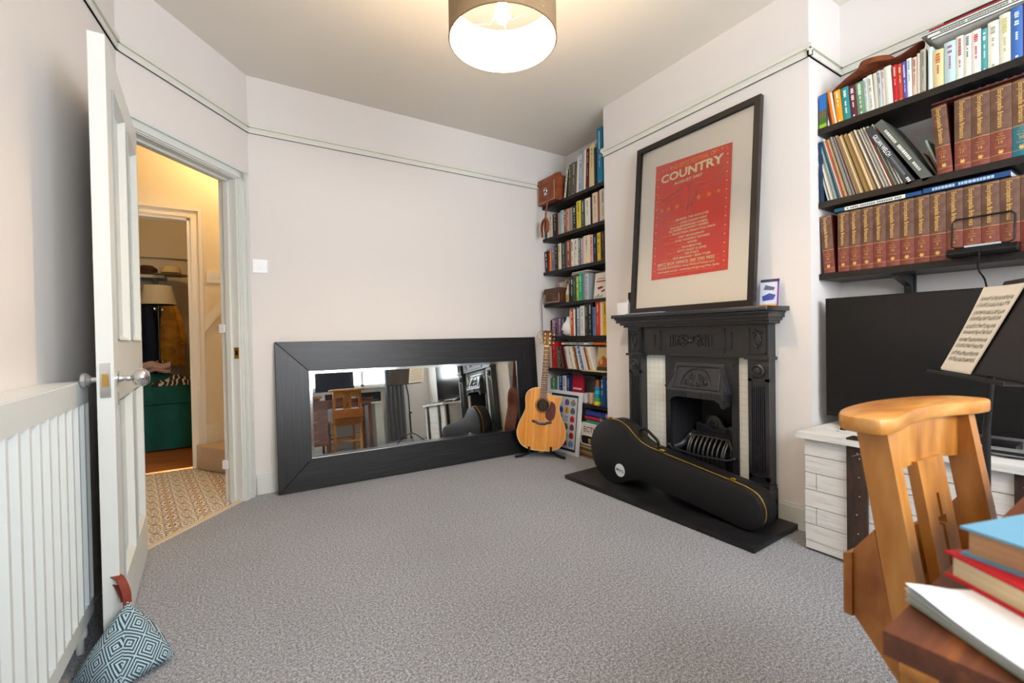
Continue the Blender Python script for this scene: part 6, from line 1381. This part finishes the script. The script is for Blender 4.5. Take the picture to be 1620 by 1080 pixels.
# ================================================================ THE ROOM BEYOND THE HALL
def beyond():
    L = thing('storage_bench', 'teal velvet storage bench standing on the wood floor beyond the hall', 'bench', (-.5, 5.5, 0))
    tealv = mat('teal_velvet', '#14524a', .75, c2='#1f6a60', scale=(4, 4, 2.5), spec=.3)
    O = (-.5, 5.5, 0)
    MB(O).box(-.84, .25, 5.26, 5.88, .012, .43, tealv, .012).build('bench_body', L); MB(O).box(-.84, .25, 5.255, 5.88, .436, .60, tealv, .015).build('bench_cushion', L)
    zeb = G('zebra_blanket_weave', .9); o = zeb.xyz(); n = zeb.noise(zeb.vec, 7, 2); s = zeb.math('SINE', zeb.math('ADD', zeb.math('MULTIPLY', o[0], 130.0), zeb.math('MULTIPLY', n, 26.0))); zm = zeb.out(zeb.ramp(s, [(.42, '#2a2420'), (.55, '#cfc4b4')]))
    rn = random.Random(8)
    b = MB((-.33, 5.38, .6)); b.surf(lambda a, c: (-.62+.55*a, 5.27+.25*c, .603+.075*sin(pi*c)**.5*(sin(pi*a)**.5)*(1+.25*sin(a*19+c*3)+.15*sin(c*17))), 60, 20, zm); b.build('blanket', None, (-.33, 5.38, .6), (0, 0, 0), 'zebra striped blanket heaped on the teal bench', 'blanket')
    b = MB((-.6, 5.5, .6)); b.surf(lambda a, c: (-.82+.42*a, 5.40+.25*c, .601+.17*sin(pi*min(1, c*1.0))**.6*(1-.55*a)*(1+.12*sin(a*16+5*c))), 40, 20, mat('green_fabric', '#1d5a4c', .8)); b.build('cloth', None, (-.6, 5.5, .6), (0, 0, 0), 'green cloth piled on the teal bench behind zebra blanket', 'cloth')
    b = MB((-.62, 5.5, .78)); b.surf(lambda a, c: (-.82+.34*a, 5.42+.2*c, .775+.035*sin(pi*c)+.05*(1-a)*c+.01*sin(a*14)), 20, 10, flat('#c0a49c', .8), thick=.02); b.surf(lambda a, c: (-.78+.30*a, 5.40+.2*c, .745+.03*sin(pi*c)+.012*sin(a*11+1)), 20, 10, flat('#b8998f', .8), thick=.02); b.build('folded_clothes', None, (-.62, 5.5, .78), (0, 0, 0), 'pale pink folded clothes on the green cloth', 'clothes')
    lp = thing('table_lamp', 'tall lamp with cream shade before the coats beyond the hall', 'lamp', (-.59, 5.735, .6005))
    MB().lathe([(.152, .79), (.114, .98), (.112, .98), (.150, .79)], flat('#c9bda0', .8), 36).build('lamp_shade', lp)
    MB().tube([(0, 0, .1), (0, 0, .80)], .009, mat('dark_lamp_stem', '#4a4438', .25, .8), 10).build('stem', lp); MB().lathe([(.08, 0), (.08, .02), (.03, .05), (.012, .12)], brass, 24).build('base', lp)
    b = MB(); b.lathe([(.03, .73), (.045, .745), (.03, .76)], glass, 20); b.lathe([(.02, .2), (.035, .215), (.02, .23)], glass, 20); b.build('glass_collar', lp)
    def coat(name, label, x, y, z, w, h, col, seed, puffs=0):
        m = mat('coat_'+col[1:], col, .75, c2=shade(col, .75), scale=(6, 6, 10)); rn = random.Random(seed)
        b = MB()
        def fn(a, c):
            an = -pi+2*pi*a; ww = w*(.28+.72*min(1, c*1.6)**.6)*(1-.15*max(0, c-.8)*5*.2); r_ = 1+.08*sin(3*an+seed)+.06*sin(7*an+c*3)
            bulge = 1+(.06*abs(sin(c*pi*puffs)) if puffs else 0)
            return (ww*.5*cos(an)*r_*bulge+.03*c, .07*sin(an)*r_*bulge-.02, -h*c)
        b.surf(fn, 36, 60, m); L = thing(name, label, 'coat', (x, y, z)); b.build('coat_body', L)
        b = MB(); b.tube(spline([(w*.22, 0, -.08), (w*.42, -.01, -h*.25), (w*.56, -.01, -h*.5), (w*.60, -.02, -h*.68)], 6), [.04+.012*sin(i) *.3 for i in range(19)], m, 10); b.build('sleeve', L)
    coat('hanging_coat', 'yellow quilted coat hanging on the wall beyond the hall', -.54, 6.05, 1.47, .19, .72, '#cf9022', 2, 12)
    coat('hanging_coat', 'navy coat hanging at the left of the yellow coat', -.72, 6.09, 1.50, .22, .85, '#141c30', 5)
    sh = thing('coat_shelf', 'white shelf above the hanging coats beyond the hall', 'shelf', (-.6, 6.1, 1.68)); MB().box(-.24, .05, -.2, .09, 0, .03, flat('#b0b4b4'), .003).build('shelf_board', sh); MB().prism([(-.16, 0), (.085, 0), (.085, -.16), (.06, -.16), (.03, -.06), (-.1, -.02)], -.05, -.03, flat('#a8b0b4'), 'yz').build('shelf_bracket', sh)
    ht = thing('straw_hat', 'pale brimmed hat with dark band on the shelf above coats', 'hat', (-.50, 5.98, 1.711)); hm = mat('pale_straw', '#b8a680', .8, bump=.2, bscale=80)
    MB().lathe([(.17, .012), (.165, .008), (.09, .004), (.09, .012), (.165, .014), (.17, .012)], hm, 36).build('brim', ht); MB().lathe([(.088, .01), (.085, .07), (.07, .10), (.03, .112), (0, .11)], hm, 30).build('crown', ht); MB().lathe([(.0895, .012), (.0885, .035)], flat('#3a2418'), 30).build('hat_band', ht)
    MB().lathe([(.09, 0), (.085, .07), (.05, .1), (0, .1)], flat('#3a2418', .8), 24).build('dark_hat', None, (-.70, 6.0, 1.711), (0, 0, 0), 'dark brown hat left of the pale hat on the shelf', 'hat')
beyond()

# ================================================================ BY THE WINDOW (SEEN IN THE MIRROR)
def bywindow():
    L = thing('white_table', 'white table below the front window, seen in the mirror', 'table', (1.4, -.93, 0))
    MB().box(-.45, .45, -.24, .24, .67, .70, white_m, .003).build('tabletop', L)
    for a in (-.43, .31): MB().box(a, a+.12 if a > 0 else a+.05, -.22, .22, .001, .67, white_m, .003).build('leg', L)
    M_ = thing('computer_monitor', 'black computer monitor on the white table, seen in the mirror', 'monitor', (1.15, -.92, .7005))
    MB().box(-.29, .29, -.02, .02, .22, .56, blackplastic, .004).build('monitor_panel', M_); MB().box(-.025, .025, -.045, -.02, .01, .4, blackplastic, .003).build('neck', M_); MB().box(-.11, .11, -.1, .08, 0, .012, blackplastic, .003).build('base', M_)
    MB().box(-.28, .28, .02, .0215, .23, .55, mat('blue_dark_screen', '#10182a', .15)).build('screen', M_)
    P_ = thing('printer', 'dark box-shaped printer on the white table, seen in the mirror', 'printer', (1.66, -.95, .7005)); MB().box(-.17, .17, -.15, .15, 0, .16, blackplastic, .01).build('printer_body', P_); MB().box(-.12, .12, .15, .19, .03, .04, flat('#55606a'), .002).build('paper_tray', P_)
    MB().box(-.15, .15, -.13, .13, 0, .10, flat('#2c2428'), .02).build('dark_bag', None, (.92+.16, -.70, .7005) if 0 else (1.10, -.36, .7415), (0, 0, .2), 'dark soft pouch on the desk behind the chair', 'bag')
    cu = mat('grey_curtain_cloth', '#6f7276', .85)
    b = MB((2.12, -1.14, 0)); b.surf(lambda a, c: (1.98+.32*a, -1.13+.03*sin(a*28), .03+2.5*c), 60, 6, cu, thick=.003); b.build('curtain', None, (2.12, -1.14, 0), (0, 0, 0), 'grey curtain hanging at the side of the front window', 'curtain')
    wb_ = thing('wire_basket', 'black wire basket with papers beside the desk, seen in the mirror', 'basket', (.72, .33, 0)) if 0 else None
bywindow()
bpy.context.view_layer.update()
